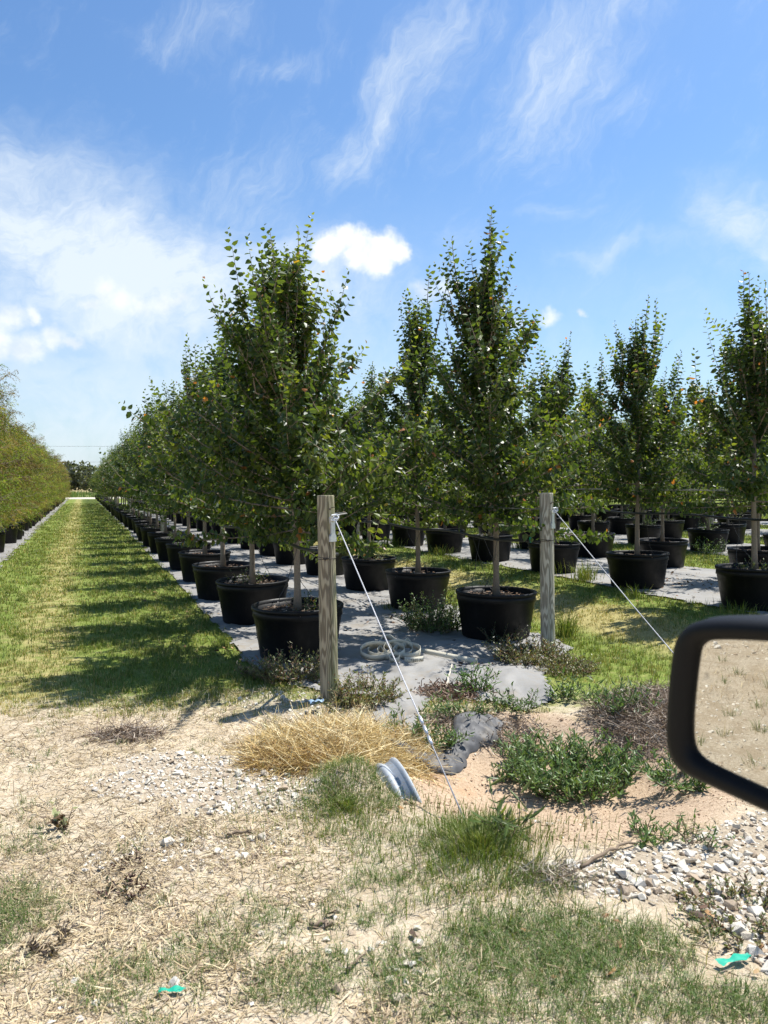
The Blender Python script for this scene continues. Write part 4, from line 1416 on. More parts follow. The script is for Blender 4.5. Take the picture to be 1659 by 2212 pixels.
def scrap(name, x, y, L, W, rz, mat, label, cat, seed, lift=.012):
    rng = np.random.default_rng(seed)
    g = Ug(x, y); n, m = 14, 5
    u = np.linspace(-.5, .5, n); w = np.linspace(-.5, .5, m)
    Uq, Wq = np.meshgrid(u, w, indexing='ij')
    X = Uq * L; Y = Wq * W * (1 + .4 * np.sin(Uq * 9)); Z = lift + .35 * W * (fbm(Uq * 5 + seed, Wq * 2, seed) - .2) + .1 * W * np.sin(Uq * 14)
    X, Y = X * math.cos(rz) - Y * math.sin(rz), X * math.sin(rz) + Y * math.cos(rz)
    v = np.stack([X, Y, Z], -1).reshape(-1, 3)
    i = np.arange(n - 1)[:, None] * m; j = np.arange(m - 1)[None]
    ac = Acc(); ac.add(v, [np.stack([i + j, i + j + 1, i + m + j + 1, i + m + j], -1).reshape(-1, 4)])
    return tag(link(name, ac.mesh(name, True, [mat]), None, g), label, cat)


scrap('plastic_tape', 1586, 2085, .13, .028, .35, M['tape'], 'crumpled green plastic tape on the white gravel at lower right', 'tape', 3, .02)
scrap('plastic_tape', 372, 2148, .085, .020, .1, M['tape'], 'small green plastic tape scrap on the sand at lower left', 'tape', 4, .015)
scrap('plastic_scrap', 684, 1538, .10, .06, .3, M['scrap'], 'pale blue plastic scrap beside the straw below the brown post', 'plastic scrap', 5, .075)


# ------------------------------------------------------------------ weeds, clumps, straw
def weed_thing(name, x, y, label, group, args, seed, cat='weed', sink=0.0):
    g = Ug(x, y); g[2] -= sink
    st, lv = weed_geo(seed, **args)
    root = empty(name, g, 0, label=label, cat=cat, group=group)
    link('stem', st, root); link('leaves', lv, root)
    return root


LUSH = [(.11, .18, .045), (.14, .215, .065), (.075, .135, .035), (.18, .245, .085)]
lush = dict(stems=230, h=.26, spread=.44, leaf=.055, lw=.25, per=17, pal=LUSH, lean=.9)
weed_thing('weed_bush', 1232, 1690, 'large dense green weed bush with narrow leaves in the sandy hollow', 'weeds', lush, 301)
weed_thing('weed_bush', 1330, 1590, 'green weed sprawling uphill behind the large weed bush', 'weeds', dict(stems=46, h=.20, spread=.22, leaf=.05, lw=.25, per=12, pal=GREENS, lean=.8), 302)
weed_thing('weed_bush', 1225, 1515, 'small green weed beside the tarp mound below the pale post', 'weeds', dict(stems=26, h=.2, spread=.14, leaf=.05, lw=.3, per=10, pal=GREENS, lean=.8), 303)
weed_thing('weed_bush', 935, 1362, 'dark green weed bush against the pot of the tallest tree', 'weeds', dict(stems=190, h=.40, spread=.34, leaf=.042, lw=.4, per=16, pal=GREENS + [(.11, .12, .05)], lean=.9), 304)
weed_thing('weed_bush', 1080, 1385, 'dark weed growing at the front of the tallest tree pot', 'weeds', dict(stems=60, h=.24, spread=.26, leaf=.03, lw=.45, per=12, pal=[(.03, .05, .02), (.05, .07, .025)], lean=.8), 305)
weed_thing('weed_bush', 1140, 1428, 'brownish small-leaved weed mat left of the pale post foot', 'weeds', dict(stems=220, h=.22, spread=.34, leaf=.031, lw=.45, per=14, pal=OLIVE, lean=1.1), 306)
weed_thing('weed_bush', 1215, 1450, 'brownish weed mat right of the pale post foot', 'weeds', dict(stems=150, h=.16, spread=.30, leaf=.031, lw=.45, per=12, pal=OLIVE, lean=1.2), 307)
weed_thing('weed_bush', 630, 1472, 'wiry olive weed in front of the nearest pot left of the brown post', 'weeds', dict(stems=170, h=.27, spread=.30, leaf=.032, lw=.45, per=13, pal=OLIVE, lean=1.0), 308)
weed_thing('weed_bush', 560, 1462, 'low olive weed at the corner of the nearest pot and lawn', 'weeds', dict(stems=45, h=.18, spread=.2, leaf=.032, lw=.45, per=11, pal=OLIVE, lean=1.0), 309)
weed_thing('weed_bush', 790, 1512, 'wiry brownish weed right of the brown post foot', 'weeds', dict(stems=150, h=.22, spread=.27, leaf=.031, lw=.45, per=12, pal=OLIVE, lean=1.1), 310)
weed_thing('weed_bush', 730, 1530, 'tiny weed hugging the foot of the brown post', 'weeds', dict(stems=26, h=.12, spread=.12, leaf=.024, lw=.5, per=9, pal=OLIVE, lean=.9), 311)
weed_thing('weed_bush', 1030, 1500, 'upright bright green weed in the brown debris right of the stick', 'weeds', dict(stems=22, h=.26, spread=.12, leaf=.06, lw=.3, per=10, pal=[(.09, .17, .03), (.07, .14, .025)], lean=.5), 312)
weed_thing('weed_bush', 985, 1545, 'green weed tangle in the brown debris left of the hollow', 'weeds', dict(stems=40, h=.15, spread=.22, leaf=.045, lw=.28, per=9, pal=GREENS, lean=1.0), 313)
weed_thing('weed_bush', 1110, 1530, 'green weed on the sand right of the brown debris', 'weeds', dict(stems=36, h=.14, spread=.2, leaf=.04, lw=.32, per=9, pal=GREENS, lean=1.0), 314)
weed_thing('weed_bush', 940, 1608, 'low green weed above the crumpled dark fabric edge', 'weeds', dict(stems=34, h=.16, spread=.16, leaf=.04, lw=.35, per=10, pal=GREENS, lean=.9), 315)
weed_thing('weed_bush', 880, 1590, 'thin green weed beside the torn fabric tongue', 'weeds', dict(stems=20, h=.18, spread=.12, leaf=.045, lw=.3, per=9, pal=GREENS, lean=.7), 316)
weed_thing('weed_bush', 1085, 1682, 'small weed sprout left of the large weed bush', 'weeds', dict(stems=12, h=.10, spread=.07, leaf=.04, lw=.35, per=8, pal=GREENS, lean=.8), 317)
weed_thing('weed_bush', 1475, 1692, 'green narrow-leaved weed under the mirror', 'weeds', dict(stems=50, h=.17, spread=.22, leaf=.055, lw=.26, per=11, pal=GREENS, lean=1.0), 318)
weed_thing('weed_bush', 1395, 1815, 'pale green weed at the top of the white gravel', 'weeds', dict(stems=18, h=.09, spread=.13, leaf=.042, lw=.3, per=8, pal=[(.10, .17, .04), (.12, .18, .05)], lean=1.0), 319)
weed_thing('weed_bush', 1500, 1815, 'thin dark weed sprout in the white gravel', 'weeds', dict(stems=12, h=.13, spread=.10, leaf=.035, lw=.3, per=8, pal=GREENS, lean=.6), 320)
weed_thing('weed_bush', 1605, 1990, 'low brown-green mat weed at the right edge of the white gravel', 'weeds', dict(stems=120, h=.08, spread=.30, leaf=.018, lw=.6, per=11, pal=OLIVE, lean=1.6), 321)
weed_thing('weed_bush', 275, 1928, 'dark red-brown rosette weed on the dry straw', 'weeds', dict(stems=24, h=.055, spread=.10, leaf=.020, lw=.5, per=8, pal=[(.09, .035, .03), (.06, .03, .025), (.05, .06, .02)], lean=1.4), 322)
weed_thing('weed_bush', 275, 1868, 'little dark red weed above the rosette on the straw', 'weeds', dict(stems=14, h=.04, spread=.07, leaf=.016, lw=.5, per=7, pal=[(.09, .035, .03), (.07, .05, .025)], lean=1.3), 323)
weed_thing('weed_bush', 1100, 1800, 'broad grassy weed sprout at the rim of the orange sand', 'weeds', dict(stems=9, h=.20, spread=.06, leaf=.11, lw=.14, per=6, pal=[(.10, .15, .04), (.14, .17, .05)], lean=1.1), 324)
weed_thing('weed_bush', 1530, 1200, 'bushy weed beside the pots right of the second grass strip', 'weeds', dict(stems=50, h=.4, spread=.3, leaf=.05, lw=.35, per=12, pal=GREENS, lean=.7), 325)
weed_thing('weed_bush', 135, 1790, 'tiny sprout with one pale leaf on the dry straw at left', 'weeds', dict(stems=7, h=.12, spread=.04, leaf=.045, lw=.6, per=4, pal=[(.30, .32, .16), (.10, .06, .03)], lean=.6), 326)
weed_thing('weed_bush', 105, 2040, 'dark dried weed clump on straw near the left edge', 'weeds', dict(stems=12, h=.05, spread=.08, leaf=.025, lw=.5, per=7, pal=[(.05, .035, .025), (.08, .06, .03)], lean=1.5), 327)

LAWN_G = np.array([[.10, .15, .025], [.135, .19, .034], [.17, .215, .042], [.24, .24, .075]])
LAWN_D = np.array([[.42, .34, .14], [.50, .42, .21], [.35, .28, .12], [.28, .26, .09]])
STRAW = np.array([[.56, .455, .275], [.48, .375, .215], [.64, .545, .35], [.38, .29, .175], [.25, .185, .12], [.44, .34, .20]])


def clump(name, x, y, n, r, h, label, seed, pal=LAWN_G, w=.006, lean=.9):
    rng = np.random.default_rng(seed)
    g = Ug(x, y)
    a = rng.uniform(0, 6.28, n); rr = r * np.abs(rng.normal(0, .5, n)) * (.7 + .6 * vnoise(a * 1.3, a * 0, seed))
    b = np.stack([rr * np.cos(a), rr * np.sin(a), np.zeros(n)], -1)
    b[:, 2] = height(b[:, 0] + g[0], b[:, 1] + g[1]) - g[2] - .004
    col = pal[rng.integers(0, len(pal), n)] * rng.uniform(.75, 1.25, (n, 1))
    kind_ = 'stuff' if seed in (404, 405, 406, 410, 411) else None
    v, f, c = blades(b, a + rng.normal(0, .8, n), h * rng.uniform(.4, 1.1, n), np.full(n, w) * rng.uniform(.6, 1.2, n), rng.uniform(.2, lean * 1.4, n), rng, col)
    ac = Acc(); ac.add(v, f, c)
    return tag(link(name, ac.mesh(name, False, [M['grass']]), None, g), label, 'grass', 'tall grass clumps', kind_)


clump('grass_clump', 1222, 1378, 170, .15, .34, 'tall green grass clump right of the pale post', 401, w=.009)
clump('grass_clump', 1262, 1255, 190, .30, .36, 'tall grass clump before the pot right of the pale post', 402, w=.010)
clump('grass_clump', 1195, 1240, 120, .28, .26, 'grass clump around the pots just behind the pale post', 403, w=.010)
clump('grass_clump', 1120, 1186, 90, .4, .28, 'grass clump at the foot of pots behind the tallest tree', 404, w=.012)
clump('grass_clump', 850, 1180, 160, .4, .34, 'grass clump in the strip behind the brown post', 405, w=.014)
clump('grass_clump', 955, 1200, 110, .35, .26, 'grass clump left of the tallest tree trunk, far strip', 406, w=.012)
clump('grass_clump', 840, 1318, 60, .2, .16, 'small grass clump at the second tree pot edge', 407)
clump('grass_clump', 1040, 1828, 3000, .56, .10, 'thick green grass hummock at the foot of the guy rope', 408, w=.0035)
clump('grass_clump', 745, 1735, 3200, .85, .065, 'green grass patch left of the culvert pipe', 409, w=.0035)
clump('grass_clump', 1370, 1290, 90, .30, .2, 'long grass fringe along the pot halfway to the picture edge', 410, w=.009)
clump('grass_clump', 1600, 1325, 130, .45, .18, 'long grass fringe before the pot at the right picture edge', 411, w=.009)
clump('grass_clump', 205, 1478, 8, .06, .2, 'few broad bright blades sticking out of the lane lawn', 412, w=.012)


def heap(name, c, rx, ry, hh, n, ln, pal, label, cat, seed, mat, w=.003, updown=.35):
    rng = np.random.default_rng(seed)
    a = rng.uniform(0, 6.28, n); rr = np.sqrt(rng.random(n)) * (1 + rng.normal(0, .12, n))
    x = c[0] + rx * rr * np.cos(a); y = c[1] + ry * rr * np.sin(a)
    z = height(x, y) + hh * np.exp(-(rr / .75) ** 2) * rng.uniform(.35, 1.05, n) * (.6 + .8 * fbm(x * 5, y * 5, seed)) + .004
    base = np.stack([x, y, z], -1)
    L = ln * rng.uniform(.4, 1.25, n)
    d = norm(np.stack([rng.normal(0, 1, n), rng.normal(0, 1, n), rng.normal(0, updown, n)], -1))
    path = shoot_path(rng, base, d, L, rng.normal(-.25, .5, n), 4, .22)
    path[:, :, 2] = np.maximum(path[:, :, 2], height(path[:, :, 0], path[:, :, 1]) + .004)
    s = norm(np.cross(d, rng.normal(0, 1, (n, 3)))) * w / 2
    v = np.stack([path - s[:, None], path + s[:, None]], 2).reshape(-1, 3)
    o = np.arange(n)[:, None, None] * 8 + np.arange(3)[None, :, None] * 2
    q = (o + np.array([0, 1, 3, 2])[None, None]).reshape(-1, 4)
    col = pal[rng.integers(0, len(pal), n)] * rng.uniform(.7, 1.2, (n, 1))
    ac = Acc(); ac.add(v - np.array([c[0], c[1], 0]), [q], np.repeat(col, 8, 0))
    return tag(link(name, ac.mesh(name, False, [mat]), None, (c[0], c[1], 0)), label, cat)


GOLD = np.array([[.68, .53, .25], [.76, .63, .34], [.58, .42, .17], [.44, .29, .12], [.80, .69, .42]])
VINE = np.array([[.36, .29, .22], [.25, .185, .13], [.16, .11, .08], [.46, .39, .31], [.20, .145, .105]])
heap('straw_heap', HEAP + [.09, -.06], .52, .40, .052, 10500, .19, GOLD, 'golden dry straw heap spilling towards the culvert pipe', 'straw', 501, M['straw'], .0028, .16)
heap('straw_tuft', U(640, 1650), .26, .17, .06, 2800, .14, np.array([[.50, .34, .11], [.58, .42, .17], [.40, .26, .09], [.22, .13, .06]]), 'darker golden straw tuft at the front of the straw heap', 'straw', 502, M['straw'], .0026, .2)
heap('dead_vine_heap', U(1395, 1560), .36, .42, .05, 3600, .13, VINE, 'grey-brown heap of dead vines left of the mirror', 'dead vines', 503, M['straw'], .004)
heap('dead_vine_heap', U(1420, 1512), .40, .22, .07, 1600, .13, VINE, 'pale dead vine litter at the lawn edge left of the mirror', 'dead vines', 504, M['straw'], .0035)
heap('dead_debris', U(985, 1500), .28, .24, .05, 2000, .07, np.array([[.17, .10, .07], [.26, .17, .12], [.12, .07, .05], [.32, .25, .18]]), 'brown leaf debris on the fabric around the bleached stick', 'debris', 505, M['straw'], .009)
heap('dead_debris', U(1040, 1560), .40, .20, .03, 1200, .08, VINE, 'thin brown debris on the upper slope of the sandy hollow', 'debris', 506, M['straw'], .005)
heap('dead_roots', U(1192, 1895), .15, .09, .03, 260, .13, np.array([[.48, .42, .33], [.36, .30, .23], [.26, .20, .15]]), 'bundle of dry pale roots at the edge of the white gravel', 'roots', 507, M['straw'], .004, .2)
heap('dead_tuft', U(275, 1592), .22, .13, .05, 700, .12, VINE, 'dead brown grass tuft at the front edge of the lawn', 'dead grass', 508, M['straw'], .004)


# ------------------------------------------------------------------ gravel
def stone_meshes(n, seed):
    import bmesh
    rng = np.random.default_rng(seed)
    out = []
    for i in range(n):
        bm = bmesh.new()
        for p in norm(rng.normal(0, 1, (13, 3))) * rng.uniform(.75, 1, (13, 1)) * np.array([1, rng.uniform(.65, .95), rng.uniform(.5, .75)]):
            bm.verts.new(p)
        r = bmesh.ops.convex_hull(bm, input=bm.verts)
        bmesh.ops.delete(bm, geom=[e for e in r['geom_interior'] if isinstance(e, bmesh.types.BMVert)], context='VERTS')
        bmesh.ops.triangulate(bm, faces=bm.faces)
        bm.verts.index_update()
        v = np.array([w.co[:] for w in bm.verts]); f = np.array([[w.index for w in fc.verts] for fc in bm.faces])
        bm.free()
        out.append((v, f))
    return out


def build_stones():
    rng = np.random.default_rng(77)
    T = stone_meshes(12, 5)
    tones = np.array([[.60, .545, .445], [.54, .475, .375], [.68, .625, .52], [.44, .375, .285], [.58, .54, .47], [.38, .30, .215]])
    # candidates
    n = 72000
    th = rng.uniform(-.62, .66, n); d = np.exp(rng.uniform(math.log(2.0), math.log(6.2), n))
    x = d * np.sin(th); y = d * np.cos(th)
    g = gravel_density(x, y)
    inmain = inpoly(x, y, GRAVEL_POLY)
    keep = rng.random(n) < g * np.where(inmain, .55, .95)
    sx, sy, main = x[keep], y[keep], inmain[keep]
    size = np.where(main, rng.lognormal(math.log(.0140), .48, len(sx)), rng.lognormal(math.log(.0098), .45, len(sx)))
    # loose stones over the bare sand and the hollow
    m = 900
    x = rng.uniform(-3.2, 3.2, m); y = rng.uniform(2.0, 5.6, m); k = (fbm(x * 1.7, y * 1.7, 401) > .52) & ~inpoly(x, y, TAR)
    sx = np.r_[sx, x[k]]; sy = np.r_[sy, y[k]]; size = np.r_[size, rng.lognormal(math.log(.0095), .55, k.sum())]
    # a cluster at the bottom of the hollow and by the foreground edge
    for (ux, uy, cnt, sp, s) in [(1150, 1772, 16, .06, .016), (880, 2085, 16, .10, .024), (750, 2120, 18, .16, .022), (200, 2170, 14, .12, .024), (480, 2195, 10, .12, .022), (690, 2010, 16, .1, .018), (955, 1640, 7, .03, .018), (820, 2040, 14, .15, .016)]:
        c = Ug(ux, uy); q = rng.normal(0, sp, (cnt, 2))
        sx = np.r_[sx, c[0] + q[:, 0]]; sy = np.r_[sy, c[1] + q[:, 1]]; size = np.r_[size, s * rng.uniform(.5, 1.4, cnt)]
    size = np.clip(size, .004, .045)
    # the yard beside the truck (seen in the mirror)
    m = 15000
    x = rng.uniform(-9, -1.2, m); y = rng.uniform(-1.0, 2.4, m); k = fbm(x * 1.2, y * 1.2, 411) > .47
    sx = np.r_[sx, x[k]]; sy = np.r_[sy, y[k]]; size = np.r_[size, rng.lognormal(math.log(.0075), .5, k.sum())]
    N = len(sx)
    sz = height(sx, sy) + size * rng.uniform(-.15, .38, N)
    rot = rng.uniform(0, 6.28, N); tilt = rng.normal(0, .4, N); tone = rng.integers(0, 6, N); ti = rng.integers(0, 12, N)
    show = size / np.hypot(sx, sy) * ((sy > 2.2) & (np.abs(sx / np.maximum(sy, .1)) < .50))
    order = np.argsort(-show)
    ME = {}
    for (i, (v, f)) in enumerate(T):
        for c in range(6):
            pass
    bed = Acc()
    nc = 5200
    cx = BAS[0] + rng.uniform(-1.15, 1.15, nc); cy = BAS[1] + rng.uniform(-1.1, 1.1, nc)
    kk = (ell(cx, cy, BAS, 1.0, .92, .25) < 1.1) & (fbm(cx * 6, cy * 6, 421) > .42)
    clod = np.array([[.40, .29, .19], [.30, .20, .125], [.48, .37, .25], [.20, .13, .085]])
    for a_, b_ in zip(cx[kk], cy[kk]):
        v, f = T[int(rng.integers(0, 12))]; s_ = float(rng.lognormal(math.log(.0042), .45))
        bed.add(v * s_ + np.array([a_, b_, float(height(a_, b_)) + s_ * .3]), [f], clod[int(rng.integers(0, 4))])
    for r, i in enumerate(order):
        v, f = T[ti[i]]
        if r < 300:
            key = (ti[i], tone[i])
            if key not in ME:
                ac = Acc(); ac.add(v, [f], tones[tone[i]]); ME[key] = ac.mesh('stone', False, [M['stone']])
            o = link('stone', ME[key], GROUND, (sx[i], sy[i], sz[i]), (tilt[i], tilt[i] * .5, rot[i]))
            o.scale = (size[i],) * 3
        else:
            c, s = math.cos(rot[i]), math.sin(rot[i])
            w = v * size[i]
            w = np.stack([w[:, 0] * c - w[:, 1] * s + sx[i], w[:, 0] * s + w[:, 1] * c + sy[i], w[:, 2] + sz[i]], -1)
            bed.add(w, [f], tones[tone[i]])
    tag(link('gravel', bed.mesh('gravel', False, [M['stone']]), GROUND), kind='stuff')
    return N


N_ST = build_stones()


# ------------------------------------------------------------------ grass, straw and litter
def on_fabric(x, y):
    p = x * PD[0] + y * PD[1]; a = x * RD[0] + y * RD[1]
    f = inpoly(x, y, TAR)
    for k in range(1, 5):
        f |= (p > ROWP[2 * k] - .33) & (p < ROWP[2 * k + 1] + .36) & (a > 5.7) & (a < 75)
    f |= (p > -2.95) & (p < -1.6) & (a > 14) & (a < 98)
    return f


def lane_dry(x, y):
    p = x * PD[0] + y * PD[1]
    b = fbm(x * 1.3, y * 1.3, 601) - .5
    t = .62 * (1 - sstep(.12, .50, np.abs(p + .40 + b * .9)))
    t2 = .8 * (1 - sstep(.2, .75, np.abs(p - 5.6 + b * .9)))
    return np.clip(np.maximum(np.maximum(t * .85, t2), .10 + .9 * (fbm(x * 3, y * 3, 603) - .45)) + .35 * (1 - sstep(5.2, 6.6, y)), 0, 1)


PATCH = [(750, 1725, .42, .30, 1.0), (1030, 1835, .30, .22, 1.0), (1120, 1905, .30, .16, .8), (1230, 2050, .55, .25, 1.0), (1500, 2170, .45, .16, .8), (1350, 2170, .4, .2, .45), (15, 1990, .22, .30, .8), (900, 1905, .35, .25, .42),
         (850, 1800, .4, .2, .4), (640, 2130, .22, .16, .45), (230, 2120, .3, .2, .30), (980, 2130, .35, .25, .5), (430, 2060, .2, .14, .35), (70, 1820, .2, .15, .3), (560, 1990, .3, .2, .28), (1120, 2010, .3, .2, .6), (760, 1960, .25, .15, .3)]


def build_grass():
    rng = np.random.default_rng(91)
    # lawn
    n = 84000
    th = rng.uniform(-.66, .66, n); d = np.exp(rng.uniform(math.log(4.7), math.log(75), n))
    x = d * np.sin(th); y = d * np.cos(th)
    p = x * PD[0] + y * PD[1]; a = x * RD[0] + y * RD[1]
    front = y + .9 * (fbm(x * 2.2, y * 2.2, 611) - .5) - np.where(x > 1.2, .65, 0)
    m = sstep(5.15, 5.9, front) * (~on_fabric(x, y)) * (a < 100) * (p > -9) * (ell(x, y, U(1400, 1545), .45, .4) > 1)
    k = rng.random(n) < m * (.55 + .45 * sstep(.35, .6, fbm(x * 2.6, y * 2.6, 615)))
    x, y, d = x[k], y[k], d[k]
    lod = np.maximum(1.0, d / 7.0)
    per = 9
    ii = np.repeat(np.arange(len(x)), per); N = len(ii)
    r = .022 * lod[ii] * np.sqrt(rng.random(N)) * 1.6; aa = rng.uniform(0, 6.28, N)
    bx = x[ii] + r * np.cos(aa); by = y[ii] + r * np.sin(aa)
    dry = lane_dry(bx, by)
    isd = (rng.random(N) < dry * .80)[:, None]
    tone = (.75 + .6 * fbm(bx * 1.8, by * 1.8, 617))[:, None]
    col = np.where(isd, LAWN_D[rng.integers(0, 4, N)], LAWN_G[rng.integers(0, 4, N)]) * rng.uniform(.7, 1.25, (N, 1)) * tone
    h = rng.uniform(.022, .062, N) * (1.15 - .55 * dry) * (1 + .15 * np.minimum(lod[ii] - 1, 3)) * (.7 + .7 * fbm(bx * 2.5, by * 2.5, 619))
    v, f, c = blades(np.stack([bx, by, height(bx, by) - .003], -1), rng.uniform(0, 6.28, N), h, .0042 * lod[ii] * rng.uniform(.7, 1.3, N), rng.uniform(.15, 1.35, N), rng, col)
    ac = Acc(); ac.add(v, f, c)
    tag(link('lawn_grass', ac.mesh('lawn_grass', False, [M['grass']])), 'short mown green and straw-coloured grass of the lane and strips', 'grass', kind='stuff')
    # foreground tufts
    n = 60000
    th = rng.uniform(-.64, .64, n); d = np.exp(rng.uniform(math.log(1.95), math.log(5.6), n))
    x = d * np.sin(th); y = d * np.cos(th)
    m = np.zeros(n)
    for (ux, uy, rx, ry, s) in PATCH:
        c = U(ux, uy)
        m = np.maximum(m, s * (1 - sstep(.45, 1.05, ell(x, y, c, rx, ry) + .9 * (fbm(x * 4, y * 4, 631) - .5))))
    sp = sstep(.62, .72, fbm(x * 5.5, y * 5.5, 633)) * .55
    g = gravel_density(x, y)
    bas = ell(x, y, BAS, 1.0, .92, .25)
    m = np.maximum(m * .70, sp * .26) * (1 - .96 * (g > .5)) * np.where(bas < .95, .0, 1) * (~on_fabric(x, y))
    k = rng.random(n) < m
    x, y = x[k], y[k]
    per = 7
    ii = np.repeat(np.arange(len(x)), per); N = len(ii)
    aa = rng.uniform(0, 6.28, N); r = .016 * np.sqrt(rng.random(N))
    bx = x[ii] + r * np.cos(aa); by = y[ii] + r * np.sin(aa)
    gg = np.array([[.085, .145, .035], [.115, .185, .045], [.155, .215, .065], [.27, .27, .13], [.45, .38, .24]])
    col = gg[rng.choice(5, N, p=[.31, .30, .22, .10, .07])] * rng.uniform(.75, 1.2, (N, 1))
    v, f, c = blades(np.stack([bx, by, height(bx, by) - .003], -1), aa, rng.uniform(.018, .080, N), rng.uniform(.0014, .0028, N), rng.uniform(.75, 1.9, N), rng, col)
    ac = Acc(); ac.add(v, f, c)
    # sparse tufts on the yard beside the truck
    m_ = 210
    cx = rng.uniform(-9, -1.4, m_); cy = rng.uniform(-.8, 2.6, m_)
    ii = np.repeat(np.arange(m_), 22); N = len(ii)
    aa = rng.uniform(0, 6.28, N); r = .05 * rng.random(N)
    bx = cx[ii] + r * np.cos(aa); by = cy[ii] + r * np.sin(aa)
    col = gg[rng.integers(0, 5, N)]
    v, f, c = blades(np.stack([bx, by, height(bx, by) - .003], -1), aa, rng.uniform(.03, .09, N), np.full(N, .003), rng.uniform(.3, 1.3, N), rng, col); ac.add(v, f, c)
    tag(link('sparse_grass', ac.mesh('sparse_grass', False, [M['grass']])), 'sparse wiry grass tufts on the sandy foreground', 'grass', kind='stuff')
    # dry straw lying on the ground
    n = 105000
    th = rng.uniform(-.64, .64, n); d = np.exp(rng.uniform(math.log(1.95), math.log(6.1), n))
    x = d * np.sin(th); y = d * np.cos(th)
    left = 1 - sstep(-1.0, .3, x + .6 * (fbm(x * 1.8, y * 1.8, 641) - .5) + .25 * (3.4 - y))
    m = np.maximum(.07 + .42 * sstep(.48, .64, fbm(x * 3, y * 3, 643)), left * .88 * (.45 + .55 * sstep(.36, .54, fbm(x * 4, y * 4, 645)))) * (y < 5.9) * (~on_fabric(x, y)) * (1 - .9 * (gravel_density(x, y) > .5))
    m = m * np.where(ell(x, y, BAS, 1.0, .92, .25) < 1.0, .06, 1)
    k = rng.random(n) < m
    x, y = x[k], y[k]; n = len(x)
    z = height(x, y) + rng.uniform(.001, .012, n)
    dd = norm(np.stack([rng.normal(0, 1, n), rng.normal(0, 1, n), rng.normal(.05, .22, n)], -1))
    L = rng.uniform(.02, .085, n)
    path = shoot_path(rng, np.stack([x, y, z], -1), dd, L, rng.normal(-.1, .35, n), 3, .18)
    path[:, :, 2] = np.maximum(path[:, :, 2], height(path[:, :, 0], path[:, :, 1]) + .0015)
    s = norm(np.cross(dd, np.array([0, 0, 1.0]) + rng.normal(0, .5, (n, 3)))) * (rng.uniform(.0010, .0021, n))[:, None]
    v = np.stack([path - s[:, None], path + s[:, None]], 2).reshape(-1, 3)
    o = np.arange(n)[:, None, None] * 6 + np.arange(2)[None, :, None] * 2
    q = (o + np.array([0, 1, 3, 2])[None, None]).reshape(-1, 4)
    col = STRAW[rng.integers(0, 6, n)] * (.72 + .5 * fbm(x * 2.1, y * 2.1, 655))[:, None] * rng.uniform(.7, 1.15, (n, 1))
    ac = Acc(); ac.add(v, [q], np.repeat(col, 6, 0))
    tag(link('dry_straw', ac.mesh('dry_straw', False, [M['straw']])), 'short pale dry straw lying on the sandy foreground', 'straw', kind='stuff')
    n2 = 14000
    x = rng.uniform(-9, -1.2, n2); y = rng.uniform(-1, 2.4, n2); k = rng.random(n2) < sstep(.4, .6, fbm(x * 2, y * 2, 653))
    x, y = x[k], y[k]; n2 = len(x)
    v, f, c = blades(np.stack([x, y, height(x, y) + .002], -1), rng.uniform(0, 6.28, n2), rng.uniform(.03, .09, n2), np.full(n2, .003), rng.uniform(1.3, 1.6, n2), rng, STRAW[rng.integers(0, 5, n2)])
    ac.add(v, f, c)
    me_s = bpy.data.objects['dry_straw']
    me_s.data = ac.mesh('dry_straw', False, [M['straw']])
    # fallen leaves on fabric, pots' feet and sand
    ac = Acc()
    cl = [(*U(1000, 1330), .0)]
    pts = []
    for (ux, uy, cnt, sp) in [(870, 1300, 40, .12), (1380, 1262, 0, .3), (820, 1330, 20, .3), (905, 1345, 30, .12), (1030, 1440, 30, .06), (760, 1360, 20, .25), (520, 1400, 25, .2), (480, 1330, 25, .25), (420, 1270, 25, .3), (870, 1420, 8, .5), (930, 1470, 15, .2),
                              (1000, 2040, 6, .3), (830, 1980, 5, .4), (1480, 2010, 6, .12), (1500, 2050, 4, .1), (860, 1750, 3, .05), (1130, 1748, 1, .001), (1520, 1262, 160, .30), (1500, 1252, 60, .4), (1020, 1330, 30, .4)]:
        c = Ug(ux, uy)
        pts.append(np.stack([c[0] + rng.normal(0, sp * 1.6, cnt), c[1] + rng.normal(0, sp, cnt)], -1))
    for r in (0, 1, 2, 3):
        a = rng.uniform(7, 26, 170); q = (ROWP[r] + rng.normal(0, .55, 170))[:, None] * PD + a[:, None] * RD
        pts.append(q)
    P = np.concatenate(pts); n = len(P)
    base = np.c_[P, height(P[:, 0], P[:, 1]) + .024]
    ax = norm(np.stack([rng.normal(0, 1, n), rng.normal(0, 1, n), rng.normal(.05, .2, n)], -1))
    L = rng.uniform(.025, .06, n)
    v, f = leaf_geo(base, ax, np.cross(ax, [0, 0, 1.0] + rng.normal(0, .4, (n, 3))), L, L * .6, .25, -.2)
    pal = np.array([[.22, .12, .06], [.30, .17, .075], [.12, .07, .045], [.36, .24, .12], [.08, .05, .035]])
    ac.add(v, [f[0]], np.repeat(pal[rng.integers(0, 5, n)], 6, 0))
    tag(link('leaf_litter', ac.mesh('leaf_litter', False, [M['litter']])), 'scattered curled brown leaves on the ground fabric and sand', 'leaf litter', kind='stuff')


build_grass()


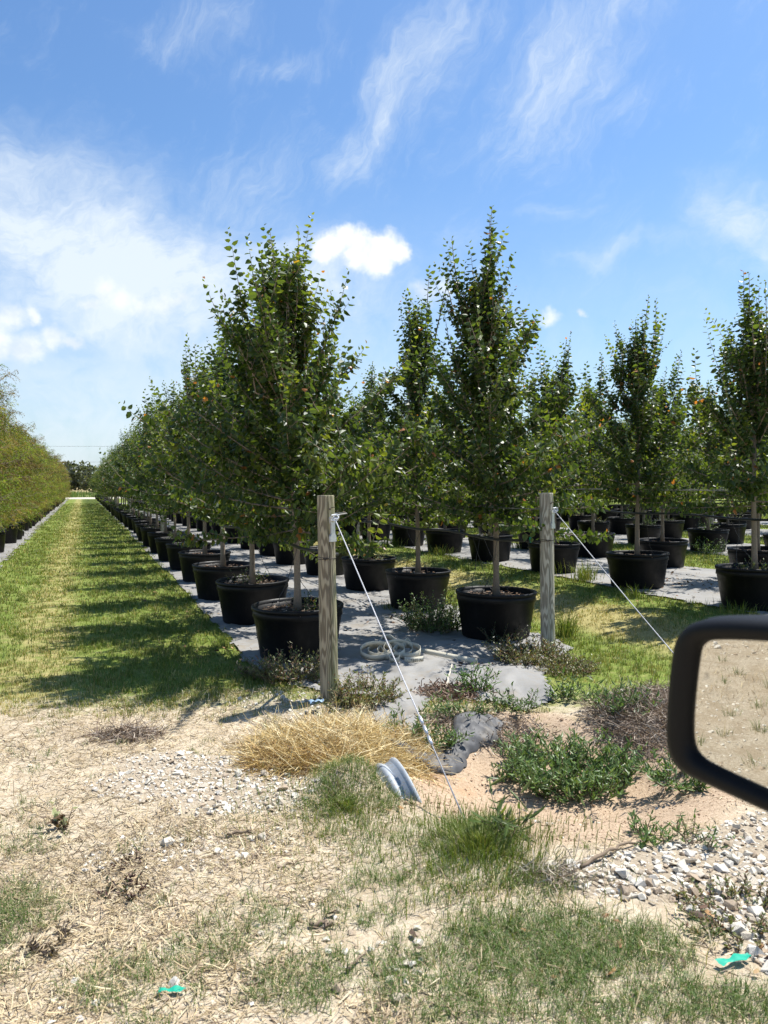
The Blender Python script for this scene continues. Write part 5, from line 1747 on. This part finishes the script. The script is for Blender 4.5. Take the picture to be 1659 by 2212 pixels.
# ------------------------------------------------------------------ the truck's side mirror
def build_mirror():
    pitch = R(1.93)

    def ray(x, y):
        u = (x - 829.5) / FPX; w = (1106 - y) / FPX
        return np.array([u, math.cos(pitch) + w * math.sin(pitch), -math.sin(pitch) + w * math.cos(pitch)])
    camp = np.array([0, 0, CAM_H])
    n = norm([-.88, -.475, -.045])
    P0 = camp + ray(1600, 1540) * .88
    ex = norm(np.cross([0, 0, 1.0], n)); ey = np.cross(n, ex)

    def onp(x, y, off=0.0):
        d = ray(x, y); t = ((P0 + n * off - camp) @ n) / (d @ n)
        p = camp + d * t - P0
        return np.array([p @ ex, p @ ey])

    def smooth_loop(pts, k=4):
        p = np.array(pts)
        for _ in range(k):
            q = np.roll(p, -1, 0)
            p = np.stack([p * .75 + q * .25, p * .25 + q * .75], 1).reshape(-1, 2)
        return p
    outer = smooth_loop([onp(x, y) for x, y in [(1442, 1410), (1452, 1372), (1478, 1346), (1540, 1337), (1659, 1342), (1780, 1352), (1860, 1400), (1885, 1560), (1880, 1800), (1820, 1835), (1659, 1764), (1545, 1712), (1466, 1676), (1434, 1640), (1428, 1590), (1432, 1510)]], 2)
    inner = smooth_loop([onp(x, y) for x, y in [(1496, 1425), (1501, 1400), (1518, 1386), (1560, 1384), (1659, 1388), (1770, 1398), (1825, 1430), (1835, 1560), (1825, 1750), (1785, 1772), (1659, 1717), (1545, 1664), (1497, 1638), (1482, 1606), (1484, 1530)]], 2)
    # resample by angle so the two loops match
    def resample(loop, m=96):
        c = inner.mean(0)
        a = np.arctan2(loop[:, 1] - c[1], loop[:, 0] - c[0]); o = np.argsort(a)
        a = a[o]; l = loop[o]
        a = np.r_[a[-1] - 2 * np.pi, a, a[0] + 2 * np.pi]; l = np.concatenate([l[-1:], l, l[:1]])
        t = np.linspace(-np.pi, np.pi, m, endpoint=False)
        return np.stack([np.interp(t, a, l[:, 0]), np.interp(t, a, l[:, 1])], -1)
    m = 96
    A, B = resample(outer, m), resample(inner, m)
    c = B.mean(0)
    root = empty('side_mirror', P0, 0, label='black truck side mirror reflecting sandy ground at the right edge', cat='mirror')
    w3 = lambda L, off: L[:, :1] * ex + L[:, 1:] * ey + n * np.asarray(off)
    rings = [w3(B, -.016), w3(B * .99 + A * .01, -.008), w3(B * .85 + A * .15, .000), w3(B * .45 + A * .55, .004), w3(B * .15 + A * .85, -.002), w3(A, -.014), w3(A * 1.0 + (A - c) * .012, -.035),
             w3(c + (A - c) * .97, -.075), w3(c + (A - c) * .82, -.115), w3(c + (A - c) * .45, -.14), w3(c + (A - c) * .05, -.147)]
    v = np.concatenate(rings); k = len(rings)
    i = np.arange(k - 1)[:, None] * m; j = np.arange(m)[None]; j2 = (j + 1) % m
    q = np.stack([i + j, i + j2, i + m + j2, i + m + j], -1).reshape(-1, 4)
    ac = Acc(); ac.add(v, [q])
    mt = simple_mat('mirror_housing_plastic', (.005, .005, .0054), .55, .18, nscale=220, nvar=.3, bstr=.25, bdist=.0015)
    link('housing', ac.mesh('mirror_housing', True, [mt]), root)
    ac = Acc()
    g = w3(c + (B - c) * 1.01, -.011)
    ac.add(np.concatenate([g, [g.mean(0)]]), [np.stack([np.arange(m), (np.arange(m) + 1) % m, np.full(m, m)], -1)])
    mm, t = new_mat('mirror_glass')
    co = t.node('ShaderNodeTexCoord').outputs['Object']
    gl = t.node('ShaderNodeBsdfGlossy'); gl.inputs['Roughness'].default_value = .012
    gl.inputs['Color'].default_value = (.60, .59, .55, 1)
    df = t.node('ShaderNodeBsdfDiffuse'); df.inputs['Color'].default_value = (.20, .19, .17, 1)
    sm = t.math('ADD', t.math('MULTIPLY', t.ramp(t.noise(co, 34, 3, .5, .4), .66, .76), .42), t.math('MULTIPLY', t.noise(co, 14, 4, .6), .10))
    mx = t.node('ShaderNodeMixShader'); t.put(mx.inputs[0], sm)
    t.l.new(gl.outputs[0], mx.inputs[1]); t.l.new(df.outputs[0], mx.inputs[2])
    finish(mm, t, mx.outputs[0])
    link('glass', ac.mesh('mirror_glass', False, [mm]), root)
    ac = Acc()
    e = A[np.argmax((A - c) @ np.array([1, 0]))] if False else None
    s = np.sign((w3(np.array([[.2, 0]]), 0) @ np.array([1, -1, 0]))[0])
    for yy in (.03, -.07):
        p0 = w3(np.array([[s * .06 + c[0], c[1] + yy]]), -.09)[0]
        p1 = p0 + np.array([.20, -.38, -.02])
        v, f = tube(np.array([p0, p0 * .5 + p1 * .5 + [0.02, 0, 0], p1]), .018, 10); ac.add(v, f)
    link('arm', ac.mesh('mirror_arm', True, [mt]), root)


build_mirror()
